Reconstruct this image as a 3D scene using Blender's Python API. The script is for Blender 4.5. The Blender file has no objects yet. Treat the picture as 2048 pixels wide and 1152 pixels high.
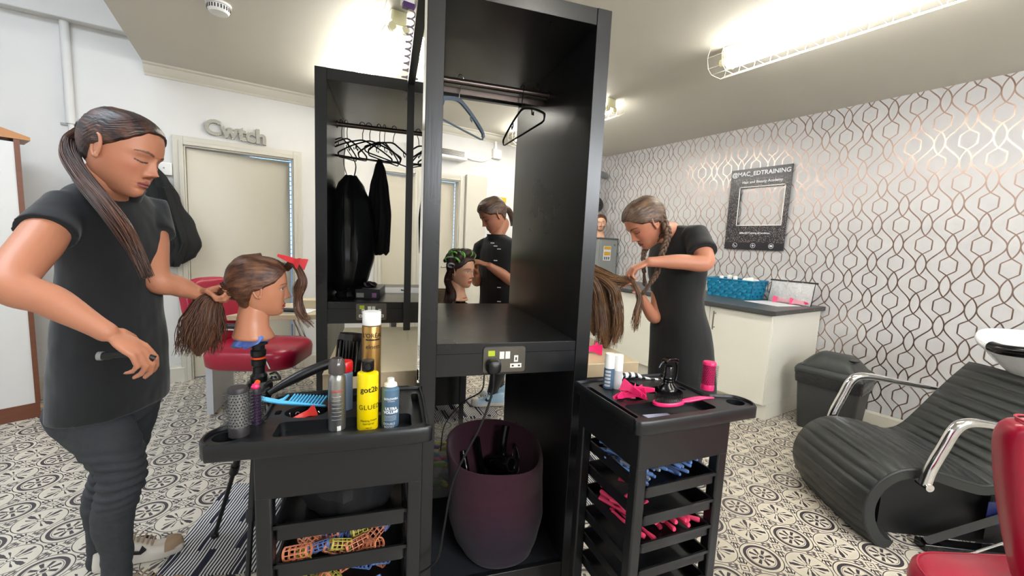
import bpy, bmesh, math, random
from math import sin, cos, pi, radians, sqrt, atan2, exp
from mathutils import Vector, Matrix, noise
V = Vector
random.seed(7)
S = bpy.context.scene
COL = S.collection
# ---------------------------------------------------------------- camera, world, light, exposure
YAW, PITCH, ROLL, FPX, CAMH = 0.5670, 0.1104, 0.0470, 821.68, 1.32
_f = V((sin(YAW)*cos(PITCH), cos(YAW)*cos(PITCH), -sin(PITCH)))
_r0 = V((cos(YAW), -sin(YAW), 0)); _u0 = _r0.cross(_f)
_r = _r0*cos(ROLL) + _u0*sin(ROLL); _u = -_r0*sin(ROLL) + _u0*cos(ROLL)
CAM = V((0, 0, CAMH))
cd = bpy.data.cameras.new('camera'); cam = bpy.data.objects.new('camera', cd); COL.objects.link(cam)
cd.sensor_width = 36; cd.lens = 36*FPX/2048; cd.clip_start = 0.03; cd.clip_end = 60
cam.matrix_world = Matrix(((_r.x, _u.x, -_f.x, CAM.x), (_r.y, _u.y, -_f.y, CAM.y), (_r.z, _u.z, -_f.z, CAM.z), (0, 0, 0, 1)))
S.camera = cam
S.view_settings.view_transform = 'Standard'; S.view_settings.look = 'None'
S.view_settings.gamma = 1; S.view_settings.use_curve_mapping = False
S.view_settings.exposure = 1.32
w = bpy.data.worlds.new('sky'); S.world = w; w.use_nodes = True
w.node_tree.nodes['Background'].inputs[0].default_value = (0.75, 0.85, 1.0, 1); w.node_tree.nodes['Background'].inputs[1].default_value = 1.0
def area(name, loc, target, sx, sy, power, color):
    L = bpy.data.lights.new(name, 'AREA'); L.shape = 'RECTANGLE'; L.size = sx; L.size_y = sy; L.energy = power; L.color = color
    o = bpy.data.objects.new(name, L); COL.objects.link(o); o.location = loc
    o.rotation_euler = (V(target)-V(loc)).to_track_quat('-Z', 'Y').to_euler(); return o
# daylight area lamps: left roof light, and an unseen window added behind the camera
area('daylight_roof', (-1.5, 1.6, 3.55), (-1.45, 1.6, 0), 1.2, 3.0, 62, (0.80, 0.89, 1.0))
area('unseen_window_lamp', (1.2, -2.40, 2.1), (1.3, 2.5, 1.0), 2.5, .62, 40, (0.93, 0.96, 1.0))  # added window lamp, set high so its reflection clears the black unit fronts
TUBE = 18.5
# ---------------------------------------------------------------- placement helpers: a photo pixel plus a true distance / height / plane gives a world point
def ray(x, y): return _f + _r*((x-1024)/FPX) - _u*((y-576)/FPX)
def at(x, y, D): return CAM + ray(x, y)*D
def atz(x, y, z):
    d = ray(x, y); return CAM + d*((z-CAMH)/d.z)
def atp(x, y, n, c):
    d = ray(x, y); n = V(n); return CAM + d*((c - n.dot(CAM))/n.dot(d))
T = 0.2716
TA = V((cos(T), -sin(T), 0)); TB = V((sin(T), cos(T), 0))
MT = Matrix.Rotation(-T, 4, 'Z')          # tower frame: a = across, b = away from the camera
def AB(a, b, z): return TA*a + TB*b + V((0, 0, z))
def frame(loc, rz): return Matrix.Translation(V(loc)) @ Matrix.Rotation(rz, 4, 'Z')
def basis(o, x, y, z): return Matrix(((x.x, y.x, z.x, o.x), (x.y, y.y, z.y, o.y), (x.z, y.z, z.z, o.z), (0, 0, 0, 1)))
def axis_frame(o, zdir, up=V((0, 1, 0))):
    z = V(zdir).normalized()
    if abs(z.dot(up)) > 0.98: up = V((1, 0, 0))
    x = up.cross(z).normalized(); y = z.cross(x); return basis(V(o), x, y, z)
# ---------------------------------------------------------------- mesh collector
class MB:
    def __init__(s, M=None): s.v = []; s.f = []; s.M = M or Matrix.Identity(4)
    def add(s, vs, fs, M=None):
        n = len(s.v); M = s.M @ M if M else s.M
        s.v += [M @ V(p) for p in vs]; s.f += [tuple(i+n for i in f) for f in fs]; return s
    def box(s, x0, x1, y0, y1, z0, z1, M=None):
        vs = [(x, y, z) for x in (x0, x1) for y in (y0, y1) for z in (z0, z1)]
        return s.add(vs, [(0, 1, 3, 2), (4, 6, 7, 5), (0, 4, 5, 1), (2, 3, 7, 6), (0, 2, 6, 4), (1, 5, 7, 3)], M)
    def rings(s, R, closed=False, cap=True, M=None):
        n = len(R[0]); vs = [p for r in R for p in r]; fs = []; m = len(R)
        for i in range(m if closed else m-1):
            for j in range(n):
                a = i*n+j; b = i*n+(j+1) % n; c = ((i+1) % m)*n+(j+1) % n; d = ((i+1) % m)*n+j
                fs.append((a, b, c, d))
        if cap and not closed:
            fs.append(tuple(range(n-1, -1, -1))); fs.append(tuple((m-1)*n+j for j in range(n)))
        return s.add(vs, fs, M)
    def tube(s, pts, r, n=8, cap=True, closed=False, M=None, flat=None):
        pts = [V(p) for p in pts]; m = len(pts)
        rr = r if isinstance(r, (list, tuple)) else [r]*m
        R = []; up = None
        for i in range(m):
            if closed: t = (pts[(i+1) % m]-pts[i-1])
            else: t = pts[min(i+1, m-1)]-pts[max(i-1, 0)]
            t = t.normalized() if t.length > 1e-9 else V((0, 0, 1))
            if up is None:
                up = V((0, 0, 1)) if abs(t.z) < .9 else V((1, 0, 0))
            x = up.cross(t)
            if x.length < 1e-6: x = V((1, 0, 0)).cross(t)
            x.normalize(); y = t.cross(x); up = y
            fl = flat if flat else 1.0
            R.append([pts[i] + (x*cos(2*pi*j/n) + y*(sin(2*pi*j/n)*fl))*rr[i] for j in range(n)])
        return s.rings(R, closed, cap, M)
    def cyl(s, p0, p1, r0, r1=None, n=16, M=None): return s.tube([p0, p1], [r0, r0 if r1 is None else r1], n, M=M)
    def lathe(s, prof, n=24, M=None, closed=False):
        R = [[(r*cos(2*pi*j/n), r*sin(2*pi*j/n), z) for j in range(n)] for r, z in prof]
        return s.rings(R, closed, not closed, M)
    def prism(s, poly, z0, z1, M=None):
        n = len(poly); vs = [(x, y, z0) for x, y in poly]+[(x, y, z1) for x, y in poly]
        fs = [tuple(range(n-1, -1, -1)), tuple(range(n, 2*n))]+[(i, (i+1) % n, n+(i+1) % n, n+i) for i in range(n)]
        return s.add(vs, fs, M)
    def ell(s, c, rx, ry, rz, M=None, nu=16, nv=10):
        R = []
        for i in range(nv+1):
            t = -pi/2 + pi*i/nv; k = max(cos(t), 1e-3)
            R.append([(c[0]+rx*k*cos(2*pi*j/nu), c[1]+ry*k*sin(2*pi*j/nu), c[2]+rz*sin(t)) for j in range(nu)])
        return s.rings(R, M=M)
    def capsule(s, pts, rad, n=12):
        s.tube(pts, rad, n)
        for p, r in zip(pts, rad): s.ell(p, r, r, r, nu=n, nv=8)
        return s
    def build(s, name, mat, parent=None, smooth=True, bevel=0, seg=2, remesh=0, smoothit=0, uv=None, sharp=38, sub=0, solid=0):
        me = bpy.data.meshes.new(name)
        if parent is not None:
            inv = ROOT[parent.name].inverted() if parent.name in ROOT else Matrix.Identity(4)
            base = None; vs = [inv @ p for p in s.v]
        else:
            xs = [p.x for p in s.v]; ys = [p.y for p in s.v]; zs = [p.z for p in s.v]
            base = V(((min(xs)+max(xs))/2, (min(ys)+max(ys))/2, min(zs))); vs = [p-base for p in s.v]
        me.from_pydata([tuple(p) for p in vs], [], s.f)
        bm = bmesh.new(); bm.from_mesh(me); bmesh.ops.recalc_face_normals(bm, faces=bm.faces); bm.to_mesh(me); bm.free()
        if remesh:
            me = modded(me, [('REMESH', dict(mode='VOXEL', voxel_size=remesh))]+([('SMOOTH', dict(factor=.6, iterations=smoothit))] if smoothit else []))
        me.name = name
        if isinstance(mat, (list, tuple)): [me.materials.append(m) for m in mat]
        else: me.materials.append(mat)
        o = bpy.data.objects.new(name, me); COL.objects.link(o)
        if parent is not None: o.parent = parent; ROOT[o.name] = ROOT.get(parent.name, Matrix.Identity(4))
        else: o.location = base; ROOT[o.name] = Matrix.Translation(base)
        if bevel:
            b = o.modifiers.new('bevel', 'BEVEL'); b.width = bevel; b.segments = seg; b.limit_method = 'ANGLE'; b.angle_limit = radians(40)
        if sub:
            b = o.modifiers.new('subsurf', 'SUBSURF'); b.levels = sub; b.render_levels = sub
        if solid:
            b = o.modifiers.new('solid', 'SOLIDIFY'); b.thickness = solid; b.offset = 0
        if smooth:
            me.shade_smooth()
            if not remesh and not sub: me.set_sharp_from_angle(angle=radians(sharp))
        return o
ROOT = {}
def modded(me, mods):
    o = bpy.data.objects.new('tmp', me); COL.objects.link(o)
    for t, kw in mods:
        m = o.modifiers.new(t, t)
        for k, v in kw.items(): setattr(m, k, v)
    dg = bpy.context.evaluated_depsgraph_get(); dg.update()
    r = bpy.data.meshes.new_from_object(o.evaluated_get(dg))
    bpy.data.objects.remove(o); bpy.data.meshes.remove(me); return r
def tag(o, label=None, cat=None, group=None, kind=None):
    if label: o['label'] = label
    if cat: o['category'] = cat
    if group: o['group'] = group
    if kind: o['kind'] = kind
    return o
def thing(name, loc, label, cat, group=None, rz=0):
    o = bpy.data.objects.new(name, None); COL.objects.link(o); o.location = loc; o.rotation_euler = (0, 0, rz); o.empty_display_size = .05
    ROOT[o.name] = frame(loc, rz); return tag(o, label, cat, group)
def struct(o): return tag(o, kind='structure')
def kids(o): return [c for c in COL.objects if c.parent == o]
def dup(o, M, label, group=None):
    """copy of thing o (and its parts) moved by the world matrix M"""
    c = o.copy(); COL.objects.link(c); c.matrix_world = M @ ROOT[o.name]; ROOT[c.name] = M @ ROOT[o.name]
    for k in kids(o):
        d = k.copy(); COL.objects.link(d); d.parent = c
        for g in kids(k):
            e = g.copy(); COL.objects.link(e); e.parent = d
    c['label'] = label
    if group: c['group'] = group
    return c
def bez(p, n=16):
    """smooth Catmull-Rom curve through points"""
    p = [V(q) for q in p]; P = [p[0]*2-p[1]]+p+[p[-1]*2-p[-2]]; out = []
    per = max(1, n//(len(p)-1))
    for i in range(1, len(P)-2):
        for k in range(per):
            t = k/per; a, b, c, d = P[i-1], P[i], P[i+1], P[i+2]
            out.append(.5*((2*b)+(c-a)*t+(2*a-5*b+4*c-d)*t*t+(3*b-a-3*c+d)*t*t*t))
    return out+[p[-1]]
def bez2(p, n=16): return [(q.x, q.y) for q in bez([(x, y, 0) for x, y in p], n)]
def lerp_tab(tab, t):
    for (a, *A), (b, *B) in zip(tab, tab[1:]):
        if a <= t <= b or (a >= t >= b):
            k = (t-a)/(b-a) if b != a else 0; k = k*k*(3-2*k)*.5+k*.5
            return [x+(y-x)*k for x, y in zip(A, B)]
    return list(tab[0][1:]) if abs(t-tab[0][0]) < abs(t-tab[-1][0]) else list(tab[-1][1:])
def cubic_tab(tab, t):
    s_ = 1 if tab[-1][0] > tab[0][0] else -1
    if (t-tab[0][0])*s_ <= 0: return list(tab[0][1:])
    if (t-tab[-1][0])*s_ >= 0: return list(tab[-1][1:])
    for i in range(len(tab)-1):
        a, b = tab[i], tab[i+1]
        if (t-a[0])*s_ >= 0 and (b[0]-t)*s_ >= 0:
            p, n = tab[max(i-1, 0)], tab[min(i+2, len(tab)-1)]; h = b[0]-a[0]; k = (t-a[0])/h; out = []
            for q in range(1, len(a)):
                m0 = (b[q]-p[q])/(b[0]-p[0])*h; m1 = (n[q]-a[q])/(n[0]-a[0])*h
                out.append((2*k**3-3*k*k+1)*a[q]+(k**3-2*k*k+k)*m0+(-2*k**3+3*k*k)*b[q]+(k**3-k*k)*m1)
            return out
def rrect(x0, x1, y0, y1, r, n=4):
    P = []
    for cx, cy, a in ((x1-r, y1-r, 0), (x0+r, y1-r, pi/2), (x0+r, y0+r, pi), (x1-r, y0+r, 1.5*pi)):
        for i in range(n+1):
            t = a+pi/2*i/n; P.append((cx+r*cos(t), cy+r*sin(t)))
    return P
# ---------------------------------------------------------------- node expression helper and materials
class N:
    nt = None
    def __init__(s, sock): s.s = sock
    @staticmethod
    def m(op, *a):
        n = N.nt.nodes.new('ShaderNodeMath'); n.operation = op
        for i, x in enumerate(a):
            if isinstance(x, N): N.nt.links.new(x.s, n.inputs[i])
            else: n.inputs[i].default_value = x
        return N(n.outputs[0])
    def __add__(s, o): return N.m('ADD', s, o)
    __radd__ = __add__
    def __sub__(s, o): return N.m('SUBTRACT', s, o)
    def __rsub__(s, o): return N.m('SUBTRACT', o, s)
    def __mul__(s, o): return N.m('MULTIPLY', s, o)
    __rmul__ = __mul__
    def __truediv__(s, o): return N.m('DIVIDE', s, o)
    def abs(s): return N.m('ABSOLUTE', s)
    def frac(s): return N.m('FRACT', s)
    def cos(s): return N.m('COSINE', s)
    def sin(s): return N.m('SINE', s)
    def lt(s, o): return N.m('LESS_THAN', s, o)
    def gt(s, o): return N.m('GREATER_THAN', s, o)
    def max(s, o): return N.m('MAXIMUM', s, o)
    def min(s, o): return N.m('MINIMUM', s, o)
    def sqrt(s): return N.m('SQRT', s)
def coords(kind='Object'):
    t = N.nt.nodes.new('ShaderNodeTexCoord'); x = N.nt.nodes.new('ShaderNodeSeparateXYZ')
    N.nt.links.new(t.outputs[kind], x.inputs[0]); return [N(x.outputs[i]) for i in range(3)]
def wcoords():
    t = N.nt.nodes.new('ShaderNodeNewGeometry'); x = N.nt.nodes.new('ShaderNodeSeparateXYZ')
    N.nt.links.new(t.outputs['Position'], x.inputs[0]); return [N(x.outputs[i]) for i in range(3)]
def new_mat(name):
    m = bpy.data.materials.new(name); m.use_nodes = True; N.nt = m.node_tree
    return m, m.node_tree, m.node_tree.nodes['Principled BSDF']
def mixc(nt, fac, a, b):
    n = nt.nodes.new('ShaderNodeMix'); n.data_type = 'RGBA'
    if isinstance(fac, N): nt.links.new(fac.s, n.inputs[0])
    elif hasattr(fac, 'links'): nt.links.new(fac, n.inputs[0])
    else: n.inputs[0].default_value = fac
    for i, x in ((6, a), (7, b)):
        if hasattr(x, 'links'): nt.links.new(x, n.inputs[i])
        else: n.inputs[i].default_value = (*x, 1) if len(x) == 3 else x
    return n.outputs[2]
def noise_tex(nt, scale, stretch=(1, 1, 1), detail=4, kind='Object', rough=.55):
    t = nt.nodes.new('ShaderNodeTexCoord'); mp = nt.nodes.new('ShaderNodeMapping'); mp.inputs['Scale'].default_value = stretch
    n = nt.nodes.new('ShaderNodeTexNoise'); n.inputs['Scale'].default_value = scale; n.inputs['Detail'].default_value = detail; n.inputs['Roughness'].default_value = rough
    nt.links.new(t.outputs[kind], mp.inputs[0]); nt.links.new(mp.outputs[0], n.inputs['Vector']); return n.outputs['Fac']
def bump(nt, b, h, strength=.2, dist=.002):
    n = nt.nodes.new('ShaderNodeBump'); n.inputs['Strength'].default_value = strength; n.inputs['Distance'].default_value = dist
    nt.links.new(h.s if isinstance(h, N) else h, n.inputs['Height']); nt.links.new(n.outputs[0], b.inputs['Normal'])
def mat(name, c, rough=.5, metal=0, c2=None, ns=20, stretch=(1, 1, 1), bmp=0, bs=None, spec=None, trans=0, ior=None, alpha=None, coat=0, emit=0, sheen=0, sss=0, bd=.002):
    m, nt, b = new_mat(name)
    b.inputs['Roughness'].default_value = rough; b.inputs['Metallic'].default_value = metal
    c2 = c2 or tuple(x*.9 for x in c)
    nz = noise_tex(nt, ns, stretch)
    nt.links.new(mixc(nt, nz, c2, c), b.inputs['Base Color'])
    if bmp:
        h = noise_tex(nt, bs or ns*3, stretch) if bs else nz
        bump(nt, b, h, bmp, bd)
    if spec is not None: b.inputs['Specular IOR Level'].default_value = spec
    if trans: b.inputs['Transmission Weight'].default_value = trans
    if ior: b.inputs['IOR'].default_value = ior
    if alpha is not None: b.inputs['Alpha'].default_value = alpha
    if coat: b.inputs['Coat Weight'].default_value = coat; b.inputs['Coat Roughness'].default_value = .1
    if emit: b.inputs['Emission Color'].default_value = (*c, 1); b.inputs['Emission Strength'].default_value = emit
    if sheen: b.inputs['Sheen Weight'].default_value = sheen
    if sss: b.inputs['Subsurface Weight'].default_value = sss; b.inputs['Subsurface Radius'].default_value = (.012, .004, .002); b.inputs['Subsurface Scale'].default_value = 1
    return m
def hexc(h):
    c = [int(h[i:i+2], 16)/255 for i in (0, 2, 4)]
    return tuple(x/12.92 if x <= .04045 else ((x+.055)/1.055)**2.4 for x in c)
M_ = {}
def vcmat(name, rough=.5, sss=.05, bmp=.05):
    m, nt, b = new_mat(name); a = nt.nodes.new('ShaderNodeVertexColor'); a.layer_name = 'col'
    nz = noise_tex(nt, 60); nt.links.new(mixc(nt, N(nz)*.10, a.outputs[0], (.5, .2, .12)), b.inputs['Base Color'])
    b.inputs['Roughness'].default_value = rough; b.inputs['Subsurface Weight'].default_value = sss
    b.inputs['Subsurface Radius'].default_value = (.012, .004, .002); b.inputs['Subsurface Scale'].default_value = 1
    if bmp: bump(nt, b, noise_tex(nt, 700), bmp, .0005)
    return m
def hairmat(name, dark, mid, light, rough=.42):
    m, nt, b = new_mat(name)
    nz = noise_tex(nt, 1.0, (160, 5, 1), 3, 'UV'); nz2 = noise_tex(nt, 1.0, (28, 2, 1), 2, 'UV')
    c = mixc(nt, N.m('MULTIPLY_ADD', N(nz), 2.4, -.7).max(0).min(1), dark, mid)
    nt.links.new(mixc(nt, N.m('MULTIPLY_ADD', N(nz2), 3, -1.25).max(0).min(1), c, light), b.inputs['Base Color'])
    b.inputs['Roughness'].default_value = rough; b.inputs['Anisotropic'].default_value = .6
    bump(nt, b, nz, .5, .002); return m
BLK = mat('black_plastic', hexc('111113'), .38, c2=hexc('0c0c0e'), ns=30, bmp=.08, bs=400, bd=.0006)
BLKG = mat('gloss_black', hexc('0a0a0c'), .16, ns=20)
WHT = mat('white_plastic', hexc('efeeea'), .35)
CHR = mat('chrome', (.85, .85, .86), .08, 1)
STEEL = mat('brushed_steel', hexc('9a9894'), .32, 1, bmp=.1, ns=120, stretch=(1, 20, 1))
RED = mat('red_vinyl', hexc('a51334'), .3, c2=hexc('960f2d'), ns=5, bmp=.15, bs=260, bd=.001)
PINK = mat('pink_plastic', hexc('e8246a'), .35)
# ---------------------------------------------------------------- setting materials
def floor_mat():
    m, nt, b = new_mat('patterned_vinyl')
    X, Y, Z = wcoords(); s = 0.2582; c_, s_ = cos(-.0185), sin(-.0185)
    x = X-(-.4253); y = Y-2.6396
    u = (x*c_ + y*s_)/s; v = (y*c_ - x*s_)/s
    def near(t, off): return (t+(.5-off)).frac()-.5
    def pol(ou, ov):
        a, q = near(u, ou), near(v, ov); return (a*a+q*q).sqrt(), N.m('ARCTAN2', q, a), a, q
    def band(r, a, c): return r.gt(a)*r.lt(c)
    r1, t1, _, _ = pol(0, 0); r2, t2, a2, q2 = pol(.5, .5)
    ring = band(r1, .322, .338).max(band(r1, .226, .278)).max(band(r1, .205, .213))
    ring = ring.max(r1.lt(.038)).max(band(r1, .075, .185)*((t1*8).cos()+(r1*5)).lt(.5)).max(band(r1, .06, .07))
    d4 = ((t2-pi/4)*4).cos(); d12 = ((t2-pi/4)*12).cos()
    fl = band(r2, .322, .336).max(d4.gt(-.45)*d12.gt(-.35)*(r2.gt(.06))*(r2-(d4*.06)).lt(.228)*((r2*42).sin()+d12*1.6).gt(-.45))
    fl = fl.max(band(r2, .03, .045))
    r3, t3, a3, q3 = pol(.5, 0); r4, t4, a4, q4 = pol(0, .5)
    out = r1.gt(.345)*r2.gt(.345)
    def mot(r, t, a, q):
        dm = a.abs()+q.abs()
        return band(dm, .070, .090).max(r.lt(.018)).max(band(r, .098, .25)*((t*4).cos()).lt(.45)*((t*20).cos()*.8+(r*62).sin()*.55).gt(-.25))
    bg = out*mot(r3, t3, a3, q3).max(mot(r4, t4, a4, q4))
    k = ring.max(fl).max(bg)
    nz = noise_tex(nt, 9); nz2 = noise_tex(nt, 300)
    cr = mixc(nt, nz, hexc('c6beae'), hexc('d0c9ba')); dk = mixc(nt, nz2, hexc('352f34'), hexc('4c464b'))
    nt.links.new(mixc(nt, k, cr, dk), b.inputs['Base Color']); b.inputs['Roughness'].default_value = .42
    bump(nt, b, nz2, .08, .001); return m
def wallpaper_mat():
    m, nt, b = new_mat('trellis_wallpaper'); X, Y, Z = wcoords()
    Wc, P = .1436, .293
    yy = Y-.6816; zz = Z-2.030                       # hexagon centre at (0, 0)
    a = .2*Wc
    def lines(off):                                    # one column family: offset columns by Wc and half P
        y = ((yy+(off*Wc+Wc))/(2*Wc)).frac()*(2*Wc)-Wc       # period two columns
        z = ((zz+(off*P/2+P/2))/P).frac()*P-P/2             # 0 at hexagon centre
        ph = z*(2*pi/P)
        # ogee to each side of this column: at the hexagon height it is wide, at the vesica height it is tight
        fx = Wc/2-(ph.cos()*-1)*(Wc/2-a)
        sl = ph.sin()*((Wc/2-a)*2*pi/P); g = (sl*sl+1).sqrt()
        d = (y.abs()-fx).abs()/g
        zv = (z+P).frac()*0+(P/2-z.abs())                   # distance from the vesica centre
        h = .27*P; fv = (1-(zv/h)*(zv/h))*a
        gv = ((zv*(2*a/h/h))*(zv*(2*a/h/h))+1).sqrt()
        dv = ((y.abs()-fv).abs()/gv) + zv.gt(h)*1
        hh, hw = .232*P, .31*Wc
        e1 = ((y.abs())*(.5*hh/hw)+z.abs()-hh).abs()*.86 + y.abs().gt(hw)*1
        e2 = (y.abs()-hw).abs() + z.abs().gt(hh*.5)*1
        return d.min(dv).min(e1).min(e2)
    d = lines(0).min(lines(1)); k = N.m('SMOOTH_MIN', (.0047-d)*900, 1.0, .1).max(0)
    nz = noise_tex(nt, 4)
    base = mixc(nt, nz, hexc('bbbabb'), hexc('c8c7c7'))
    nt.links.new(mixc(nt, k, base, hexc('a88f84')), b.inputs['Base Color'])
    nt.links.new((k*.9).s, b.inputs['Metallic']); nt.links.new((.5-k*.22).s, b.inputs['Roughness'])
    bump(nt, b, noise_tex(nt, 500), .05, .0006); return m
PAINT = mat('white_wall_paint', hexc('dcdbd8'), .7, c2=hexc('d3d2cf'), ns=3, bmp=.06, bs=120)
CEIL = mat('ceiling_paint', hexc('cfcbbf'), .75, c2=hexc('c7c3b7'), ns=1.2, bmp=.05, bs=60)
TRIMM = mat('gloss_trim_paint', hexc('cecabd'), .3, c2=hexc('c6c2b5'), ns=4)
DOORM = mat('cream_gloss_door', hexc('c6c0af'), .3, c2=hexc('c0baa9'), ns=2)
FLOORM = floor_mat(); WPM = wallpaper_mat()
XW, YD, ZC, XE = 4.22, 4.41, 2.57, -.68
XL, YF, ZU = -2.3, -2.5, 3.7
struct(MB().box(XL-.1, XW+.1, YF-.1, YD+.1, -.1, 0).build('floor', FLOORM, smooth=False))
struct(MB().box(XE, XW, YF, YD, ZC, ZC+.12).build('ceiling', CEIL, smooth=False))
struct(MB().box(XL-.1, XE, YF-.1, YD+.1, ZU, ZU+.1).build('ceiling_upper', PAINT, smooth=False))
struct(MB().box(XE, XE+.1, YF, YD, ZC+.12, ZU).build('wall_upstand', PAINT, smooth=False))
struct(MB().box(XW, XW+.1, YF-.1, YD+.2, 0, ZU).build('wall_right', WPM, smooth=False))
struct(MB().box(XL-.1, XL, YF-.1, YD+.1, 0, ZU).build('wall_left', PAINT, smooth=False))
fw = MB(); fw.box(XL, XW, YF-.1, YF, 0, 1.78).box(XL, XW, YF-.1, YF, 2.42, ZU).box(XL, -.1, YF-.1, YF, 1.78, 2.42).box(2.5, XW, YF-.1, YF, 1.78, 2.42)
struct(fw.build('wall_front', PAINT, smooth=False))
# door wall with its two openings
D1 = (-.46, .34, 1.99); D2 = (1.14, 2.03, 1.99)
bw = MB().box(XL, D1[0], YD, YD+.1, 0, ZU).box(D1[1], D2[0], YD, YD+.1, 0, ZU).box(D2[1], XW, YD, YD+.1, 0, ZU)
bw.box(D1[0], D1[1], YD, YD+.1, D1[2], ZU).box(D2[0], D2[1], YD, YD+.1, D2[2], ZU)
struct(bw.build('wall_back', PAINT, smooth=False))
# cornice, skirting, beam, door casings
def strip(name, prof, p0, p1, up=(0, 0, 1), mat_=TRIMM):
    """profile (out from wall, height) swept from p0 to p1"""
    p0, p1 = V(p0), V(p1); t = (p1-p0).normalized(); o = V(up).cross(t)
    R = [[p + o*a + V(up)*c for a, c in prof] for p in (p0, p1)]
    return struct(MB().rings(R).build(name, mat_, sharp=25))
corn = [(0, 0), (0, -.085), (.012, -.085), (.018, -.07), (.03, -.06), (.05, -.03), (.055, -.018), (.075, -.012), (.08, 0)]
strip('trim_cornice', corn, (XW, YD, ZC), (XE, YD, ZC))
sk = [(0, 0), (0, .15), (.008, .15), (.014, .135), (.018, .12), (.022, .115), (.022, 0)]
strip('baseboard_back', sk, (D1[0]-.05, YD, 0), (XL, YD, 0)); strip('baseboard_middle', sk, (D2[0]-.06, YD, 0), (D1[1]+.07, YD, 0))
strip('baseboard_right', [(0, 0), (0, .10), (.01, .10), (.018, .085), (.02, 0)], (XW, YF, 0), (XW, YD, 0))
strip('baseboard_corner', sk, (3.3, YD, 0), (2.36, YD, 0))
struct(MB().box(XL, XE, YD-.09, YD, 2.74, 2.93).build('trim_beam', PAINT, bevel=.006))
def casing(name, x0, x1, zt, wd):
    m = MB()
    for (a0, a1, c0, c1) in ((x0-wd, x0, 0, zt+wd), (x1, x1+wd, 0, zt+wd), (x0, x1, zt, zt+wd)):
        m.box(a0, a1, YD-.018, YD+.001, c0, c1)
    k = wd*.45
    m.box(x0-k, x0, YD-.026, YD-.018, 0, zt+k).box(x1, x1+k, YD-.026, YD-.018, 0, zt+k).box(x0, x1, YD-.026, YD-.018, zt, zt+k)
    m.box(x0, x0+.012, YD-.01, YD+.1, 0, zt).box(x1-.012, x1, YD-.01, YD+.1, 0, zt).box(x0, x1, YD-.01, YD+.1, zt-.012, zt)
    return struct(m.build(name, TRIMM, bevel=.004))
casing('trim_casing', D1[0], D1[1], D1[2], .07); casing('trim_casing', D2[0], D2[1], D2[2], .06)
struct(MB().box(2.10, 2.36, YD-.05, YD, 0, 2.07).build('trim_pilaster', TRIMM, bevel=.004))
def door(name, x0, x1, zt, ang):
    w_ = x1-x0-.03
    o = bpy.data.objects.new(name, None); COL.objects.link(o); o.location = (x0+.014, YD+.03, 0); o.rotation_euler = (0, 0, ang); ROOT[name] = frame(o.location, ang); o['kind'] = 'structure'
    m = MB(ROOT[name]).box(0, w_, 0, .04, .008, zt-.016); m.build('door_leaf', DOORM, o, bevel=.003)
    h = MB(ROOT[name]); h.cyl((w_-.06, -.002, 1.0), (w_-.06, -.045, 1.0), .011, n=12); h.tube([(w_-.06, -.045, 1), (w_-.10, -.05, 1), (w_-.17, -.05, 1)], .009, 10); h.cyl((w_-.06, 0, 1), (w_-.06, -.008, 1), .026, n=20)
    h.build('door_handle', STEEL, o)
door('door_1', D1[0], D1[1], D1[2], radians(6)); door('door_2', D2[0], D2[1], D2[2], radians(4))
# room beyond the ajar doors: a blue-lit window with blinds
struct(MB().box(-1.4, 3.4, 6.6, 6.7, 0, 3).build('wall_beyond', mat('pale_blue_paint', hexc('a8bccf'), .7), smooth=False))
struct(MB().box(-1.4, 3.4, YD+.1, 6.6, -.1, 0).build('floor_beyond', mat('grey_carpet', hexc('4c5260'), .9), smooth=False))
struct(MB().box(-1.4, 3.4, YD+.1, 6.6, 2.75, 2.8).build('ceiling_beyond', PAINT, smooth=False))
wn = struct(MB().box(.0, 3.0, 6.56, 6.6, .9, 2.7).build('window_1', mat('sky_pane', (.30, .58, 1.0), .5, emit=1.6), smooth=False))
for i in range(28):
    z = .95+i*.062
    MB().box(-.02, 3.02, 6.49, 6.53, z, z+.012).build('slat', mat('blind_slat', hexc('6d8fb4'), .6) if i == 0 else bpy.data.materials['blind_slat'], wn, smooth=False)
# added, unseen window frame behind the camera, raised to match its area lamp
struct(MB().box(-.12, -.06, YF-.06, YF-.02, 1.76, 2.44).box(2.46, 2.52, YF-.06, YF-.02, 1.76, 2.44).box(-.1, 2.5, YF-.06, YF-.02, 1.76, 1.8).box(-.1, 2.5, YF-.06, YF-.02, 2.4, 2.44).box(1.17, 1.23, YF-.06, YF-.02, 1.78, 2.42).build('window_unseen', WHT, bevel=.004))
# pipe on the door wall
t = thing('pipe', (-1.1, YD-.02, 0), 'white painted vertical pipe running up the wall behind the woman at left to the beam', 'pipe')
MB().cyl((-1.1, YD-.03, .15), (-1.1, YD-.03, 2.05), .016, n=14).build('lower_pipe', PAINT, t)
MB().cyl((-1.1, YD-.03, 2.03), (-1.1, YD-.03, 2.74), .026, n=14).build('upper_pipe', PAINT, t)
MB().box(-1.16, -1.04, YD-.012, YD, 2.02, 2.035).build('bracket', STEEL, t)
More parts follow.
